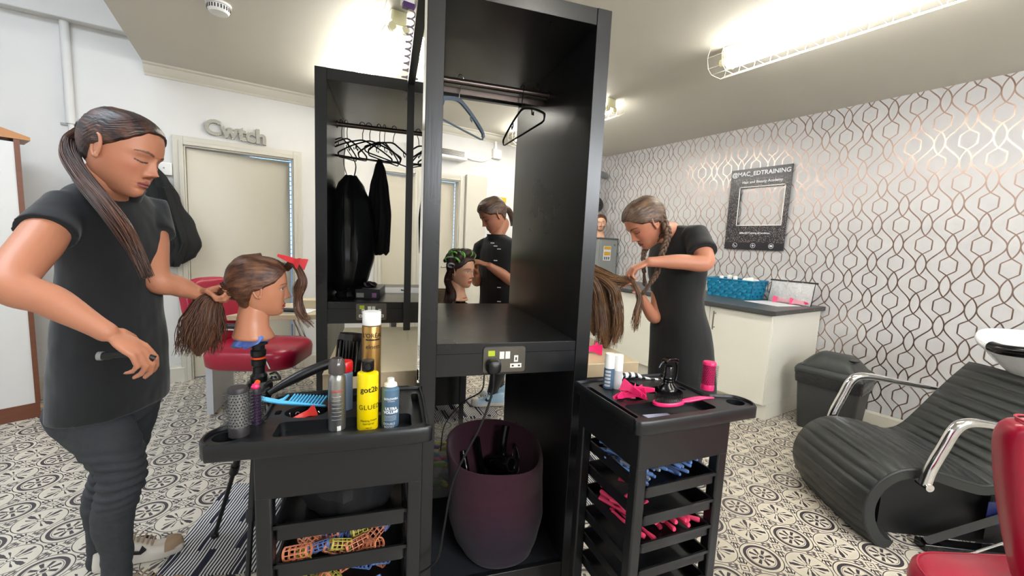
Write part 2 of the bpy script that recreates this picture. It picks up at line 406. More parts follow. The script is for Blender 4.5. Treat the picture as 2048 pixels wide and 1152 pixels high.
# ---------------------------------------------------------------- ceiling lights
GLOW = mat('tube_glow', (1.0, .98, .93), .5, emit=TUBE); CREAMP = mat('cream_plastic', hexc('d9d3a8'), .4)
CAGE = mat('white_wire', hexc('e9e7da'), .35); BATT = mat('batten_white', hexc('f1efe6'), .4)
def batten(x, y0, y1, label, twin=True):
    t = thing('ceiling_light', (x, y0, ZC-.1), label, 'light', 'fluorescent battens in wire cages')
    MB().box(x-.045, x+.045, y0, y1, ZC-.055, ZC).build('batten', BATT, t, bevel=.004)
    for e in (y0-.01, y1-.03):
        MB().box(x-.04, x+.04, e, e+.04, ZC-.08, ZC-.005).build('end_cap', CREAMP, t, bevel=.006)
    for sx in (-.038, .038):
        MB().cyl((x+sx, y0+.02, ZC-.09), (x+sx, y1-.02, ZC-.09), .0165, n=14).build('tube', GLOW, t)
        for e in (y0-.005, y1-.02): MB().cyl((x+sx, e, ZC-.09), (x+sx, e+.03, ZC-.09), .022, n=14).build('lamp_holder', CREAMP, t)
    m = MB()
    sec = [(-.085, 0), (-.105, -.06), (-.09, -.12), (-.05, -.145), (.05, -.145), (.09, -.12), (.105, -.06), (.085, 0)]
    n = int((y1-y0+.12)/.09)
    for i in range(n+1):
        y = y0-.06+i*(y1-y0+.12)/n; m.tube([(x+a, y, ZC+c) for a, c in sec], .0018, 5)
    for a, c in sec[1:-1]: m.tube([(x+a, y0-.06, ZC+c), (x+a, y1+.06, ZC+c)], .0018, 5)
    m.build('wire_cage', CAGE, t)
    return t
batten(2.52, .15, 1.6, 'bright caged twin tube ceiling light at upper right over the reclining wash chair')
batten(2.60, 2.65, 4.1, 'caged twin tube ceiling light partly hidden behind the tall black unit, near the patterned wall')
batten(.72, 2.43, 3.88, 'caged twin tube ceiling light above the rear black clothes unit, next to the coiled cable')
batten(.74, -1.2, .3, 'caged twin tube ceiling light above the camera')
batten(2.52, -1.9, -.45, 'caged twin tube ceiling light behind the camera at the patterned wall side')
# smoke detector
t = thing('smoke_detector', atz(435, 12, ZC-.04), 'round white slotted smoke detector on the sloping-edged ceiling at upper left', 'detector')
p = atz(437, 8, ZC); M = frame((p.x, p.y, ZC), 0)
MB(M).lathe([(0, 0), (.062, 0), (.062, -.012), (.0, -.012)], 32).build('mounting_plate', WHT, t)
MB(M).lathe([(0, -.012), (.05, -.012), (.055, -.02), (.055, -.034), (.045, -.05), (.0, -.052)], 32).build('body', WHT, t)
m = MB(M)
for i in range(24):
    a = 2*pi*i/24; m.box(.0535, .0562, -.0028, .0028, -.037, -.018, Matrix.Rotation(a, 4, 'Z'))
m.build('vent_slots', BLK, t)
# coiled flex hanging from the ceiling, with its purple connector
t = thing('coiled_cable', (.78, 2.2, 1.9), 'lilac coiled power flex hanging from a ceiling socket beside the tall mirror', 'cable')
LIL = mat('lilac_flex', hexc('8d7f8b'), .4)
p0, p1 = atz(825, 8, ZC-.02), at(809, 188, 2.04); pts = []
for i in range(420):
    k = i/419; c = p0.lerp(p1, k**.85); c = c + V((.0, .0, 0)) ; a = k*2*pi*12; rr = .017+.003*sin(k*9)
    pts.append(c + _r*rr*cos(a)+V((_f.x, _f.y, 0)).normalized()*rr*sin(a))
end = pts[-1]; pts += [end+V((0, .01, -.015)), end+V((0, .03, -.02))]
MB().tube(pts, .0044, 6).build('flex', LIL, t)
q = atz(815, 8, ZC-.03); MB().box(q.x-.03, q.x+.03, q.y-.03, q.y+.03, ZC-.035, ZC).build('ceiling_socket', WHT, t, bevel=.004)
MB().box(q.x-.03, q.x+.03, q.y-.034, q.y+.0, ZC-.062, ZC-.035).build('connector', mat('purple_plastic', hexc('4b2a63'), .4), t, bevel=.003)
# ---------------------------------------------------------------- door wall fittings
def text_mesh(body, size, ext=.001, align='CENTER', res=2, bold=0, spacing=1.0):
    c = bpy.data.curves.new('t', 'FONT'); c.body = body; c.size = size; c.extrude = ext; c.align_x = align; c.resolution_u = res; c.offset = bold; c.space_character = spacing
    o = bpy.data.objects.new('t', c); COL.objects.link(o); dg = bpy.context.evaluated_depsgraph_get(); dg.update()
    me = bpy.data.meshes.new_from_object(o.evaluated_get(dg)); v = [tuple(x.co) for x in me.vertices]; f = [tuple(p.vertices) for p in me.polygons]
    bpy.data.objects.remove(o); bpy.data.meshes.remove(me); return v, f
t = thing('wall_sign', (-.1, YD, 2.1), 'grey speckled letters reading Cwtch mounted above the cream door', 'sign')
lm = mat('speckled_grey', hexc('8f8c82'), .6, c2=hexc('b9b6aa'), ns=90); BULB = mat('warm_bulb', hexc('e9e4d2'), .3)
for li_, ch in enumerate('Cwtch'):
    v, f = text_mesh(ch, .168, .014, 'LEFT', 4, .006)
    adv = (max(q[0] for q in text_mesh('Cwtch'[:li_+1], .168, .014, 'LEFT', 2, .006)[0])-max(q[0] for q in v))*.985
    M = basis(V((-.315+adv, YD-.018, 2.105-.006*adv/.1)), V((1, 0, 0)), V((0, 0, 1)), V((0, -1, 0)))
    l = MB(M).add(v, f).build('letter', lm, t, sharp=30)
    fr = [q for q in v if q[2] > .013]
    mb = MB(M); rnd = random.Random(ord(ch)+int(adv*100))
    for k in range(6):
        q = rnd.choice(fr); mb.ell((q[0], q[1], .016), .004, .004, .003, nu=8, nv=5)
    mb.build('bulb', BULB, l)
t = thing('heater', (1.72, YD, 2.2), 'white over-door air heater with a dark slotted grille above the right-hand door', 'heater')
MB().box(1.38, 2.06, YD-.13, YD, 2.2, 2.31).build('casing', WHT, t, bevel=.012)
MB().box(1.42, 2.02, YD-.134, YD-.12, 2.235, 2.295).build('grille', BLK, t)
m = MB(); [m.box(1.42, 2.02, YD-.138, YD-.13, 2.24+i*.012, 2.244+i*.012) for i in range(5)]; m.build('louvre', STEEL, t)
t = thing('junction_box', (2.5, YD, 2.32), 'small white junction box and trunking high on the wall beside the heater', 'box')
MB().box(2.44, 2.55, YD-.04, YD, 2.3, 2.41).build('housing', WHT, t, bevel=.005)
MB().box(2.46, 2.49, YD-.02, YD, 2.41, 2.5).build('trunking', WHT, t)
tag(MB().tube(bez([(2.06, YD-.02, 2.27), (2.18, YD-.015, 2.245), (2.32, YD-.015, 2.25), (2.44, YD-.02, 2.32)], 20), .007, 8).build('heater_cable', WHT), 'white cable sagging along the wall from the heater to the junction box', 'cable')
t = thing('thermostat', (-.58, YD, 1.76), 'small square white thermostat box on the wall beside the cream door', 'thermostat')
MB().box(-.635, -.535, YD-.03, YD, 1.73, 1.83).build('housing', WHT, t, bevel=.006)
MB().cyl((-.585, YD-.03, 1.785), (-.585, YD-.034, 1.785), .006, n=12).build('dial', STEEL, t)
tag(MB().box(2.56, 2.66, YD-.004, YD, 1.80, 1.86).build('notice', mat('yellow_card', hexc('e3b81c'), .5)), 'small yellow notice on the wall behind the stylist with rollers', 'notice')
# ---------------------------------------------------------------- black clothes units (towers)
def wood_black():
    m, nt, b = new_mat('black_wood_grain')
    nz = noise_tex(nt, 6, (22, 22, 1.2), 5); n2 = noise_tex(nt, 3)
    c = mixc(nt, nz, hexc('0e0f11'), hexc('1a1b1d')); nt.links.new(c, b.inputs['Base Color'])
    nt.links.new((N(n2)*.15+.22).s, b.inputs['Roughness']); b.inputs['Specular IOR Level'].default_value = .6; bump(nt, b, nz, .12, .0015); return m
BW = wood_black()
SOCK = mat('pewter_plate', hexc('6f6a63'), .35, .8, ns=60)
def socket(parent_M, t, a, z, plug=False):
    """double wall socket on the fascia, front face at y=0 of parent_M"""
    m = MB(parent_M); P = rrect(a-.073, a+.073, z-.043, z+.043, .008)
    R = [[(x, y, q) for x, q in P] for y in (-.006, 0)]
    s = MB(parent_M).rings(R).build('socket', SOCK, t, sharp=60)
    sw = MB(parent_M)
    for k in (-.010, .010): sw.box(a+k-.008, a+k+.008, -.009, -.005, z+.004, z+.028)
    sw.build('switch', mat('switch_white', hexc('e8e6e0'), .3) if 'switch_white' not in bpy.data.materials else bpy.data.materials['switch_white'], s)
    w_ = MB(parent_M)
    for k in (-.04, .04):
        if plug and k < 0: continue
        w_.box(a+k-.007, a+k+.007, -.0085, -.005, z-.008, z+.014); w_.box(a+k-.020, a+k+.020, -.0085, -.005, z-.028, z-.014)
    w_.build('outlet', bpy.data.materials['switch_white'], s)
    d = MB(parent_M)
    for k in (-.04, .04):
        if plug and k < 0: continue
        d.box(a+k-.0022, a+k+.0022, -.0095, -.008, z-.002, z+.008)
        for g in (-.011, .011): d.box(a+k+g-.0035, a+k+g+.0035, -.0095, -.008, z-.0235, z-.0185)
    d.build('outlet_hole', BLK, s)
    MB(parent_M).box(a-.057, a-.034, -.0075, -.0055, z+.014, z+.032).build('sticker', mat('lime_sticker', hexc('b6c62a'), .5) if 'lime_sticker' not in bpy.data.materials else bpy.data.materials['lime_sticker'], s)
    return s
def tower(a0, b0, b1, label, plug):
    a1 = a0+.592; th = .052; zt = 2.087
    M = MT @ Matrix.Translation((0, b0, 0)); D = b1-b0
    t = thing('clothes_unit', AB((a0+a1)/2, (b0+b1)/2, 0), label, 'shelving', 'tall black clothes units', -T)
    MB(M).box(a0, a0+th, 0, D, 0, zt).build('side_panel', BW, t, bevel=.0015); MB(M).box(a1-th, a1, 0, D, 0, zt).build('side_panel', BW, t, bevel=.0015)
    MB(M).box(a0+th, a1-th, .002, D, zt-th, zt).build('top_panel', BW, t, bevel=.0015)
    MB(M).box(a0+th, a1-th, .004, D, .950, .985).build('shelf', BW, t, bevel=.0015)
    MB(M).box(a0+th, a1-th, .004, .03, .876, .950).build('fascia', BW, t)
    MB(M).box(a0+th, a1-th, .004, .025, .0, .135).build('plinth', BW, t, bevel=.0015)
    MB(M).box(a0+th, a1-th, .025, D, .10, .125).build('base_panel', BW, t)
    MB(M).box(a0+th, a1-th, .02, D-.01, .125, .134).build('base_mat', mat('navy_carpet', hexc('11141d'), .95, bmp=.5, ns=200) if 'navy_carpet' not in bpy.data.materials else bpy.data.materials['navy_carpet'], t)
    MB(M).box(a0+th, a1-th, D-.025, D, zt-th-.012, zt-th).build('back_rail', BW, t)
    return t, M, (a0+th, a1-th)
tB, MB_, (bi0, bi1) = tower(.10, 1.292, 2.15, 'tall black open clothes unit in the centre foreground holding the purple felt basket', True)
tA, MA_, (ai0, ai1) = tower(-.337, 2.18, 3.02, 'second tall black open clothes unit behind, hung with black garments at centre left', False)
RAIL = mat('dark_steel_rail', hexc('6b5f59'), .3, .9)
def rail(M, t, x0, x1, y, z):
    MB(M).cyl((x0, y, z), (x1, y, z), .0125, n=16).build('rail', RAIL, t)
    m = MB(M)
    for x in (x0, x1-.006): m.lathe([(0, 0), (.02, 0), (.02, .006), (0, .006)], 16, Matrix.Translation((x, y, z)) @ Matrix.Rotation(pi/2, 4, 'Y'))
    m.build('rail_bracket', RAIL, t)
RBY, RAY, RZ = .42, .40, 1.945
rail(MB_, tB, bi0, bi1, RBY, RZ); rail(MA_, tA, ai0, ai1, RAY, RZ-.012)
MB(MB_).box(bi0, bi1, RBY+.03, RBY+.036, RZ-.035, RZ-.012).build('rail_strip', RAIL, tB)
socket(MB_ @ Matrix.Translation((0, .004, 0)), tB, .378, .928, True)
socket(MA_ @ Matrix.Translation((0, .004, 0)), tA, -.078, .936)
# 13 A plug, its lead, second thin lead
t = thing('plug', AB(.33, 1.27, .9), 'black three-pin plug in the centre unit socket, its lead looping down to the floor', 'plug')
Mp = MB_ @ Matrix.Translation((.338, -.005, .912))
MB(Mp).rings([[(x*k, y, z*k-(0)) for x, z in rrect(-.024, .024, -.026, .022, .016, 5)] for y, k in ((0, 1), (-.018, 1), (-.028, .85), (-.033, .5))]).build('plug_body', BLK, t)
lead = bez([AB(.338, 1.275, .885), AB(.337, 1.272, .83), AB(.30, 1.262, .72), AB(.215, 1.25, .55), AB(.185, 1.245, .38), AB(.165, 1.25, .27), AB(.09, 1.265, .215), AB(-.02, 1.27, .19), AB(-.12, 1.35, .012), AB(-.2, 1.5, .008)], 70)
MB().cyl(AB(.338, 1.272, .888), AB(.337, 1.27, .845), .0075, .005).build('strain_relief', BLK, t)
MB().tube(lead, .0038, 8).build('lead', BLK, t)
tag(MB().tube(bez([AB(.318, 1.32, .87), AB(.316, 1.35, .80), AB(.28, 1.5, .70), AB(.25, 1.75, .5), AB(.245, 1.83, .34)], 40), .0025, 6).build('thin_lead', BLK), 'thin black lead hanging beside the plug lead, dropping towards the clear boxes', 'cable')
# ledges and mirrors either side of the centre unit
LEDG = mat('cream_laminate', hexc('cdbd9a'), .38, c2=hexc('c3b28f'), ns=14, bmp=.05, bs=90)
LEDGE_ = mat('cream_edge', hexc('b6a488'), .5, c2=hexc('a99779'), ns=30)
def ledge(a0, a1, b0, b1, z, label):
    t = thing('styling_ledge', AB((a0+a1)/2, (b0+b1)/2, z-.055), label, 'shelf', None, -T)
    MB(MT).box(a0, a1, b0, b1, z-.004, z).build('ledge_top', LEDG, t, bevel=.001)
    MB(MT).box(a0+.001, a1-.001, b0+.001, b1-.001, z-.055, z-.0042).build('ledge_body', LEDGE_, t, bevel=.001)
    MB(MT).box(a0+.02, a1-.02, b0+.1, b0+.13, z-.12, z-.056).build('bracket', BLK, t)
    MB(MT).box(a0+.02, a1-.02, b1-.13, b1-.1, z-.12, z-.056).build('bracket', BLK, t)
ledge(-.203, .098, 1.43, 2.16, .86, 'cream styling ledge left of the centre unit, behind the spray cans')
ledge(.694, .985, 1.41, 2.12, .86, 'cream styling ledge right of the centre unit, under the hanging long hair')
MIRR = mat('mirror_glass', (.93, .94, .94), .0, 1.0, c2=(.92, .93, .93))
def mirror(a, side, b0, b1, z0, z1, label):
    t = thing('wall_mirror', AB(a, (b0+b1)/2, z0), label, 'mirror', None, -T)
    s = side; k = .018*s
    MB(MT).box(min(a, a+.4*k), max(a, a+.4*k), b0, b1, z0, z1).build('glass', MIRR, t, smooth=False)
    for (c0, c1, d0, d1) in ((b1, b1+.02, z0, z1+.02), (b0, b1, z1, z1+.02)):
        MB(MT).box(min(a, a+k*1.3), max(a, a+k*1.3), c0, c1, d0, d1).build('frame_bar', BW, t, bevel=.001)
mirror(.0995, -1, 1.296, 2.07, .862, 2.03, 'tall black-framed mirror seen edge-on along the left side of the centre unit')
mirror(.6925, 1, 1.40, 2.07, .862, 2.03, 'tall mirror on the far right side of the centre unit, turned away from view')
# ---------------------------------------------------------------- hangers and hanging clothes
HGR = mat('hanger_black', hexc('161416'), .35); HGB = mat('hanger_bluegrey', hexc('6f7b88'), .3)
def hanger_mesh(M, plain=True, w_=.2, rb=1):
    """hanger in its own x-z plane, hook top at the origin, built around the rail (y = along the rail)"""
    mh = MB(M); hk = [(.016*cos(a)+.0, 0, -.003+.017*sin(a)) for a in [radians(x) for x in range(-60, 200, 20)]]
    hk = hk[::-1]; hk = [(x, 0, z) for x, y, z in hk]
    pts = hk+[(.006, 0, -.03), (0, 0, -.05), (0, 0, -.088)]
    mh.tube(bez(pts, 40), .0022, 6)
    mb_ = MB(M)
    sh = [(-w_, -.175), (-w_*.96, -.158), (-w_*.55, -.118), (-.03, -.092), (0, -.086), (.03, -.092), (w_*.55, -.118), (w_*.96, -.158), (w_, -.175)]
    mb_.tube([(x, 0, z) for x, z in bez2(sh, 32)], .0046*rb, 6)
    mb_.tube([(-w_, 0, -.175), (-w_*.98, 0, -.186), (-w_*.9, 0, -.19), (w_*.9, 0, -.19), (w_*.98, 0, -.186), (w_, 0, -.175)], .0038, 6)
    for sx in (-1, 1): mb_.tube([(sx*w_*.45, 0, -.113), (sx*w_*.47, 0, -.135), (sx*w_*.52, 0, -.14), (sx*w_*.53, 0, -.128)], .0028, 5)
    return mh, mb_
def hanger(p, ang, label, group, m_=HGR, w_=.19, tilt=0):
    M = frame(p, ang) @ Matrix.Rotation(tilt, 4, 'Y')
    t = thing('clothes_hanger', p, label, 'hanger', group, ang)
    h, b = hanger_mesh(M, w_=w_, rb=1.9 if m_ is HGB else 1); h.build('hook', STEEL if m_ is HGB else HGR, t); b.build('hanger_body', m_, t); return t
zr = RZ-.012+.013
def onB(a): q = MB_ @ V((a, RBY, RZ+.013)); return q
def onA(a): q = MA_ @ V((a, RAY, zr)); return q
hanger(onB(.268), -T+radians(38), 'blue-grey moulded hanger on the left of the centre unit rail', 'hangers on the centre unit rail', HGB, .17, radians(6))
hanger(onB(.525), -T+radians(-79), 'black tubular hanger on the right of the centre unit rail', 'hangers on the centre unit rail', HGR, .175, radians(-5))
hl = ['black hanger leftmost on the rear rail, tilted up', 'black hanger carrying the tied garment bag', 'black hanger just right of the garment bag straps', 'black hanger fourth from the left on the rear rail',
      'black hanger carrying the limp black garment', 'black hanger right of the limp black garment', 'black hanger seen face-on right of the limp garment', 'black hanger seen edge-on near the mirror', 'black hanger nearest the mirror on the rear rail']
rnd = random.Random(4)
A_pos = [-.262, -.235, -.150, -.115, -.06, -.03, .025, .13, .165]
A_ang = [70, 60, 30, 24, 52, 64, 40, 88, 74]
for a, g, l in zip(A_pos, A_ang, hl): hanger(onA(a), -T+radians(g), l, 'hangers on the rear unit rail', HGR, .185 if g < 80 else .17, radians(rnd.uniform(-7, 7)))
CLOTH = mat('black_cloth', hexc('151516'), .85, c2=hexc('0e0e10'), ns=14, bmp=.4, bs=60, sheen=.0)
SATIN = mat('black_nylon', hexc('1d1e1f'), .38, c2=hexc('141516'), ns=8, bmp=.25, bs=25)
def drape(name, M, rows, mat_, n=40, folds=9, amp=.006, seed=0, **kw):
    """closed cloth shape: rows = (z, x_centre, y_centre, half width, half depth, fold amplitude factor)"""
    R = []
    rnd_ = random.Random(seed); ph = [rnd_.uniform(0, 6.28) for _ in range(4)]
    for (z, cx, cy, hw, hd, fa) in rows:
        r = []
        for j in range(n):
            t_ = 2*pi*j/n; w1 = sin(folds*t_+ph[0]+z*3)+.6*sin((folds*1.7)*t_+ph[1]+z*5)+.4*sin(3*t_+ph[2]+z*9)
            k = 1+amp*fa*w1/max(hd, .01)*.5
            r.append((cx+hw*cos(t_)*(1+.1*amp*fa*w1/max(hw, .01)), cy+hd*sin(t_)*k, z+.004*sin(5*t_+ph[3])*fa))
        R.append(r)
    return MB(M).rings(R).build(name, mat_, **kw)
def rows_interp(keys, n=26):
    out = []
    for i in range(n+1):
        z = keys[0][0]+(keys[-1][0]-keys[0][0])*i/n
        out.append((z, *lerp_tab(keys, z)))
    return out
# garment bag on the left of the rear unit
Mq = MA_
t = thing('garment_bag', MA_ @ V((-.2, RAY-.05, 1.05)), 'bulging black zipped garment bag hanging at the left of the rear unit', 'bag')
drape('bag_body', Mq, rows_interp([(1.655, -.205, .36, .03, .02, .5), (1.60, -.205, .36, .07, .06, 1), (1.5, -.20, .35, .105, .10, 1), (1.35, -.195, .33, .125, .13, 1.2), (1.2, -.195, .31, .125, .145, 1), (1.08, -.205, .3, .10, .13, .8), (1.015, -.215, .3, .07, .09, .5), (.99, -.22, .3, .05, .06, .2)]), SATIN, parent=t, folds=8, amp=.012, seed=3)
for sx in (-.028, .02): MB(Mq).tube(bez([(-.235+sx*.2, RAY-.01, 1.80), (-.21+sx*1.3, .37, 1.72), (-.205+sx*.7, .36, 1.64)], 10), .006, 6, flat=.4).build('strap', SATIN, t)
MB(Mq).tube(bez([(-.235, .268, 1.56), (-.23, .215, 1.4), (-.225, .175, 1.25), (-.222, .165, 1.12)], 20), .003, 6).build('zip', BLK, t)
drape('hanging_skirt', Mq, rows_interp([(1.76, -.055, RAY-.01, .012, .008, .4), (1.70, -.052, RAY-.02, .032, .02, 1), (1.6, -.055, RAY-.03, .052, .028, 1.4), (1.45, -.058, RAY-.03, .07, .034, 1.6), (1.3, -.07, RAY-.03, .078, .036, 1.8), (1.235, -.078, RAY-.03, .083, .03, 1.8), (1.215, -.08, RAY-.03, .07, .02, 2)]), CLOTH, folds=11, amp=.012, seed=9)
tag(bpy.data.objects['hanging_skirt'], 'limp black garment hanging from the middle of the rear rail', 'garment')
# box of gloves, papers and pen on the rear unit shelf
t = thing('glove_box', MA_ @ V((-.1, .2, .985)), 'black and purple glove box with a tissue poking out on the rear unit shelf', 'box', None, -T)
Mg = MA_ @ Matrix.Translation((-.165, .12, .985)) @ Matrix.Rotation(radians(-6), 4, 'Z')
MB(Mg).box(0, .125, 0, .24, 0, .052).build('carton', mat('dark_carton', hexc('222023'), .35), t, bevel=.0015)
MB(Mg).box(.006, .044, -.0008, 0, .008, .032).build('barcode_label', mat('grey_label', hexc('a9a6a0'), .5), t, smooth=False)
MB(Mg).box(.085, .108, -.0008, 0, .008, .032).build('purple_label', mat('mauve_label', hexc('a06aa0'), .5), t, smooth=False)
MB(Mg).box(.03, .10, .03, .13, .052, .0528).build('top_label', mat('grey_panel', hexc('8d8b88'), .5), t, smooth=False)
drape('glove', Mg, [(.052, .062, .1, .03, .05, 1), (.064, .06, .1, .035, .06, 1.5), (.072, .05, .12, .03, .055, 1.5), (.076, .04, .13, .01, .02, 1)], mat('purple_nitrile', hexc('2f1e33'), .5), parent=t, folds=5, amp=.01, seed=2)
PAP = mat('white_paper', hexc('e4e6ea'), .7)
M = MA_ @ Matrix.Translation((0, 0, .9855))
tag(MB(M @ Matrix.Rotation(.1, 4, 'Z')).box(-.02, .19, .35, .63, 0, .002).build('paper_sheet', PAP, smooth=False), 'white paper sheet lying at the back of the rear unit shelf', 'paper')
tag(MB(M).cyl((.08, .46, .007), (.13, .42, .007), .004, .0035, 8).build('pen', BLK), 'dark pen lying on the white paper in the rear unit', 'pen')
tag(drape('folded_cape', MA_, [(.985, -.21, .18, .055, .09, .2), (1.0, -.21, .18, .06, .1, 1), (1.02, -.21, .18, .05, .09, 1), (1.03, -.21, .18, .02, .03, 1)], SATIN, folds=5, amp=.01), 'crumpled black cape lying beside the glove box', 'cape')
# ---------------------------------------------------------------- purple felt basket with tools
def felt():
    m, nt, b = new_mat('purple_felt'); nz = noise_tex(nt, 60, detail=8); X, Y, Z = wcoords()
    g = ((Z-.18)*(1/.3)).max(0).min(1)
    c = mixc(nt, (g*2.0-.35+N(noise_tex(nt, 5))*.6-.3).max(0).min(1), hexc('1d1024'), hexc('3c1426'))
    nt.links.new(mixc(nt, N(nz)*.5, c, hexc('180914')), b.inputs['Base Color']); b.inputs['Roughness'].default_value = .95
    b.inputs['Sheen Weight'].default_value = .12; bump(nt, b, nz, .5, .002); return m
FELT = felt()
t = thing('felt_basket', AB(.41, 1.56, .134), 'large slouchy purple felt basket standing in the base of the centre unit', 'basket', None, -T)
R = []; Ri = []
keys = [(0, .425, 1.435, .115, .110), (.012, .425, 1.435, .140, .133), (.06, .422, 1.445, .165, .150), (.14, .42, 1.46, .186, .166), (.2, .418, 1.47, .186, .170), (.27, .418, 1.49, .188, .175), (.36, .418, 1.505, .194, .185), (.385, .418, 1.51, .192, .186)]
def bring(z, cx, cy, rx, ry, ins=0):
    r = []
    for j in range(48):
        a = 2*pi*j/48; k = z/.385
        zz = .134+z*.97 + k*k*(.034*sin(a+.4) - .024*cos(a)) + k*.006*sin(3*a)
        w1 = 1+.015*sin(3*a+z*9)+.012*sin(5*a-z*14)
        r.append(AB(cx+(rx-ins)*cos(a)*w1, cy+(ry-ins)*sin(a)*w1, zz))
    return r
for i in range(31):
    z = .385*i/30; R.append(bring(z, *lerp_tab(keys, z)))
top = [(.389, .003), (.389, .007)]
for z, ins in top: R.append(bring(z, *lerp_tab(keys, .385), ins=ins))
for i in range(20, -1, -1):
    z = .02+.365*i/20; R.append(bring(z, *lerp_tab(keys, z), ins=.010))
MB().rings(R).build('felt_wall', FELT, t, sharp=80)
def tool(name, label, pts, r, m_=BLKG, cat='tool', grp=None):
    return tag(MB().tube(bez([AB(*p) for p in pts], 20), r, 12).build(name, m_), label, cat, grp)
t = thing('hair_dryer', AB(.47, 1.6, .3), 'glossy black hair dryer head down inside the purple basket', 'dryer')
Mh = MT @ Matrix.Translation((.47, 1.56, .40)) @ Matrix.Rotation(radians(70), 4, 'X') @ Matrix.Rotation(.5, 4, 'Y')
MB(Mh).lathe([(0, .05), (.03, .05), (.036, .04), (.040, 0), (.036, -.05), (.028, -.09), (.0, -.09)], 24).build('barrel', BLKG, t)
MB(Mh).lathe([(.024, .051), (.03, .051), (.03, .055), (.024, .055)], 24, closed=True).build('grille_ring', STEEL, t)
MB(Mh).tube(bez([(0, .03, 0), (.0, .09, .01), (.01, .15, .02)], 8), [.018]*5+[.015]*4 if False else .017, 12).build('handle', BLKG, t)
tool('curling_tong', 'glossy black curling tong sticking up inside the purple basket', [(.40, 1.60, .30), (.385, 1.61, .40), (.37, 1.62, .495)], [.014, .014]+[.012]*10+[.008]*9 if False else .011)
tool('straightener', 'black hair straightener leaning in the back of the purple basket', [(.33, 1.55, .28), (.32, 1.58, .38), (.31, 1.62, .44)], .013)
tool('coiled_lead', 'loop of black appliance lead at the right side inside the purple basket', [(.50, 1.54, .36), (.515, 1.57, .44), (.53, 1.60, .46), (.545, 1.58, .42), (.53, 1.53, .37), (.50, 1.53, .35)], .0035)
# ---------------------------------------------------------------- clear boxes with coloured clips behind the basket
CLEAR = mat('clear_plastic', (.93, .95, .95), .08, trans=.0, alpha=.16, spec=.6)
cols = [hexc(c) for c in ('e7d632', '2f8fc7', 'e6408d', 'e2542c', '8fc23d', '6a64b0')]
CM = [mat('clip_colour_%s' % n, c, .4) for n, c in zip(('yellow', 'blue', 'pink', 'orange', 'green', 'violet'), cols)]
def clearbox(a0, a1, b0, b1, z0, z1, label, n, seed):
    t = thing('storage_box', AB((a0+a1)/2, (b0+b1)/2, z0), label, 'box', 'clear boxes behind the basket', -T)
    m = MB(MT); P = rrect(a0, a1, b0, b1, .02); Pi = rrect(a0+.003, a1-.003, b0+.003, b1-.003, .018)
    m.rings([[(x, y, z0) for x, y in P], [(x, y, z1-.02) for x, y in P], [(x, y, z1-.02) for x, y in Pi], [(x, y, z0+.003) for x, y in Pi]]).build('tub', CLEAR, t)
    P = rrect(a0-.006, a1+.006, b0-.006, b1+.006, .024)
    MB(MT).prism(P, z1-.019, z1).build('lid', CLEAR, t, bevel=.003)
    rr = random.Random(seed)
    names = ['yellow', 'blue', 'pink', 'orange', 'green', 'violet']
    for i in range(n):
        k = rr.randrange(6); p = (rr.uniform(a0+.05, a1-.05), rr.uniform(b0+.03, b0+.12) if i % 3 else rr.uniform(b0+.1, b1-.05), z0+.02+rr.random()*(z1-z0-.07))
        Mx = MT @ Matrix.Translation(p) @ Matrix.Rotation(rr.uniform(-.8, .8), 4, 'Z') @ Matrix.Rotation(rr.uniform(-.3, .3), 4, 'Y')
        c = MB(Mx).rings([[(x, y*s_, z*s_) for y, z in rrect(-.012, .012, -.009, .009, .005, 2)] for x, s_ in ((-.04, .35), (-.02, 1), (.02, 1), (.035, .5))]).build('plastic_clip', CM[k])
        tag(c, names[k]+' plastic clip inside the '+('lower' if z0 < .2 else 'upper')+' clear box behind the basket', 'clip', names[k]+' clips in the '+('lower' if z0 < .2 else 'upper')+' clear box')
clearbox(.17, .58, 1.78, 2.12, .136, .225, 'lower clear plastic box of clips behind the purple basket', 10, 5)
clearbox(.17, .59, 1.77, 2.13, .228, .345, 'upper lidded clear plastic box of bright clips behind the purple basket', 18, 11)
# ---------------------------------------------------------------- white cabinets and worktop on the right
CABM = mat('ivory_cabinet', hexc('e6e4d8'), .35, c2=hexc('e1dfd3'), ns=3); WT = mat('grey_worktop', hexc('4d4f50'), .35, c2=hexc('3f4142'), ns=60)
xf = 3.38
def cabinet(y0, y1, k):
    t = thing('base_cabinet', ((xf+XW)/2, (y0+y1)/2, 0), k, 'cabinet', 'ivory base cabinets under the worktop')
    MB().box(xf+.02, XW-.01, y0+.001, y1-.001, .13, .852).build('carcass', CABM, t, bevel=.001)
    MB().box(xf+.06, XW-.05, y0+.001, y1-.001, .0, .128).build('plinth', CABM, t)
    d = MB().box(xf, xf+.018, y0+.003, y1-.003, .133, .848).build('door', CABM, t, bevel=.0015)
    h = MB(); hy = y1-.055
    h.cyl((xf-.028, hy, .655), (xf-.028, hy, .815), .0055, n=10)
    for z in (.675, .795): h.cyl((xf-.028, hy, z), (xf, hy, z), .0045, n=8)
    h.build('handle', STEEL, d)
ys = [1.555, 2.07, 2.67, 3.27, 3.87, 4.39]
for (y0, y1), l in zip(zip(ys, ys[1:]), ['ivory cabinet at the near end of the run, next to the bin', 'ivory cabinet second from the near end, behind the woman with plaits', 'ivory cabinet in the middle of the run, behind the long hair', 'ivory cabinet fourth from the near end of the run', 'ivory cabinet in the far corner under the grey locker']): cabinet(y0, y1, l)
t = thing('worktop', (3.8, 3, .855), 'dark grey laminate worktop running along the patterned wall', 'worktop')
MB().box(3.35, XW-.001, 1.53, 4.40, .855, .892).build('slab', WT, t, bevel=.003)
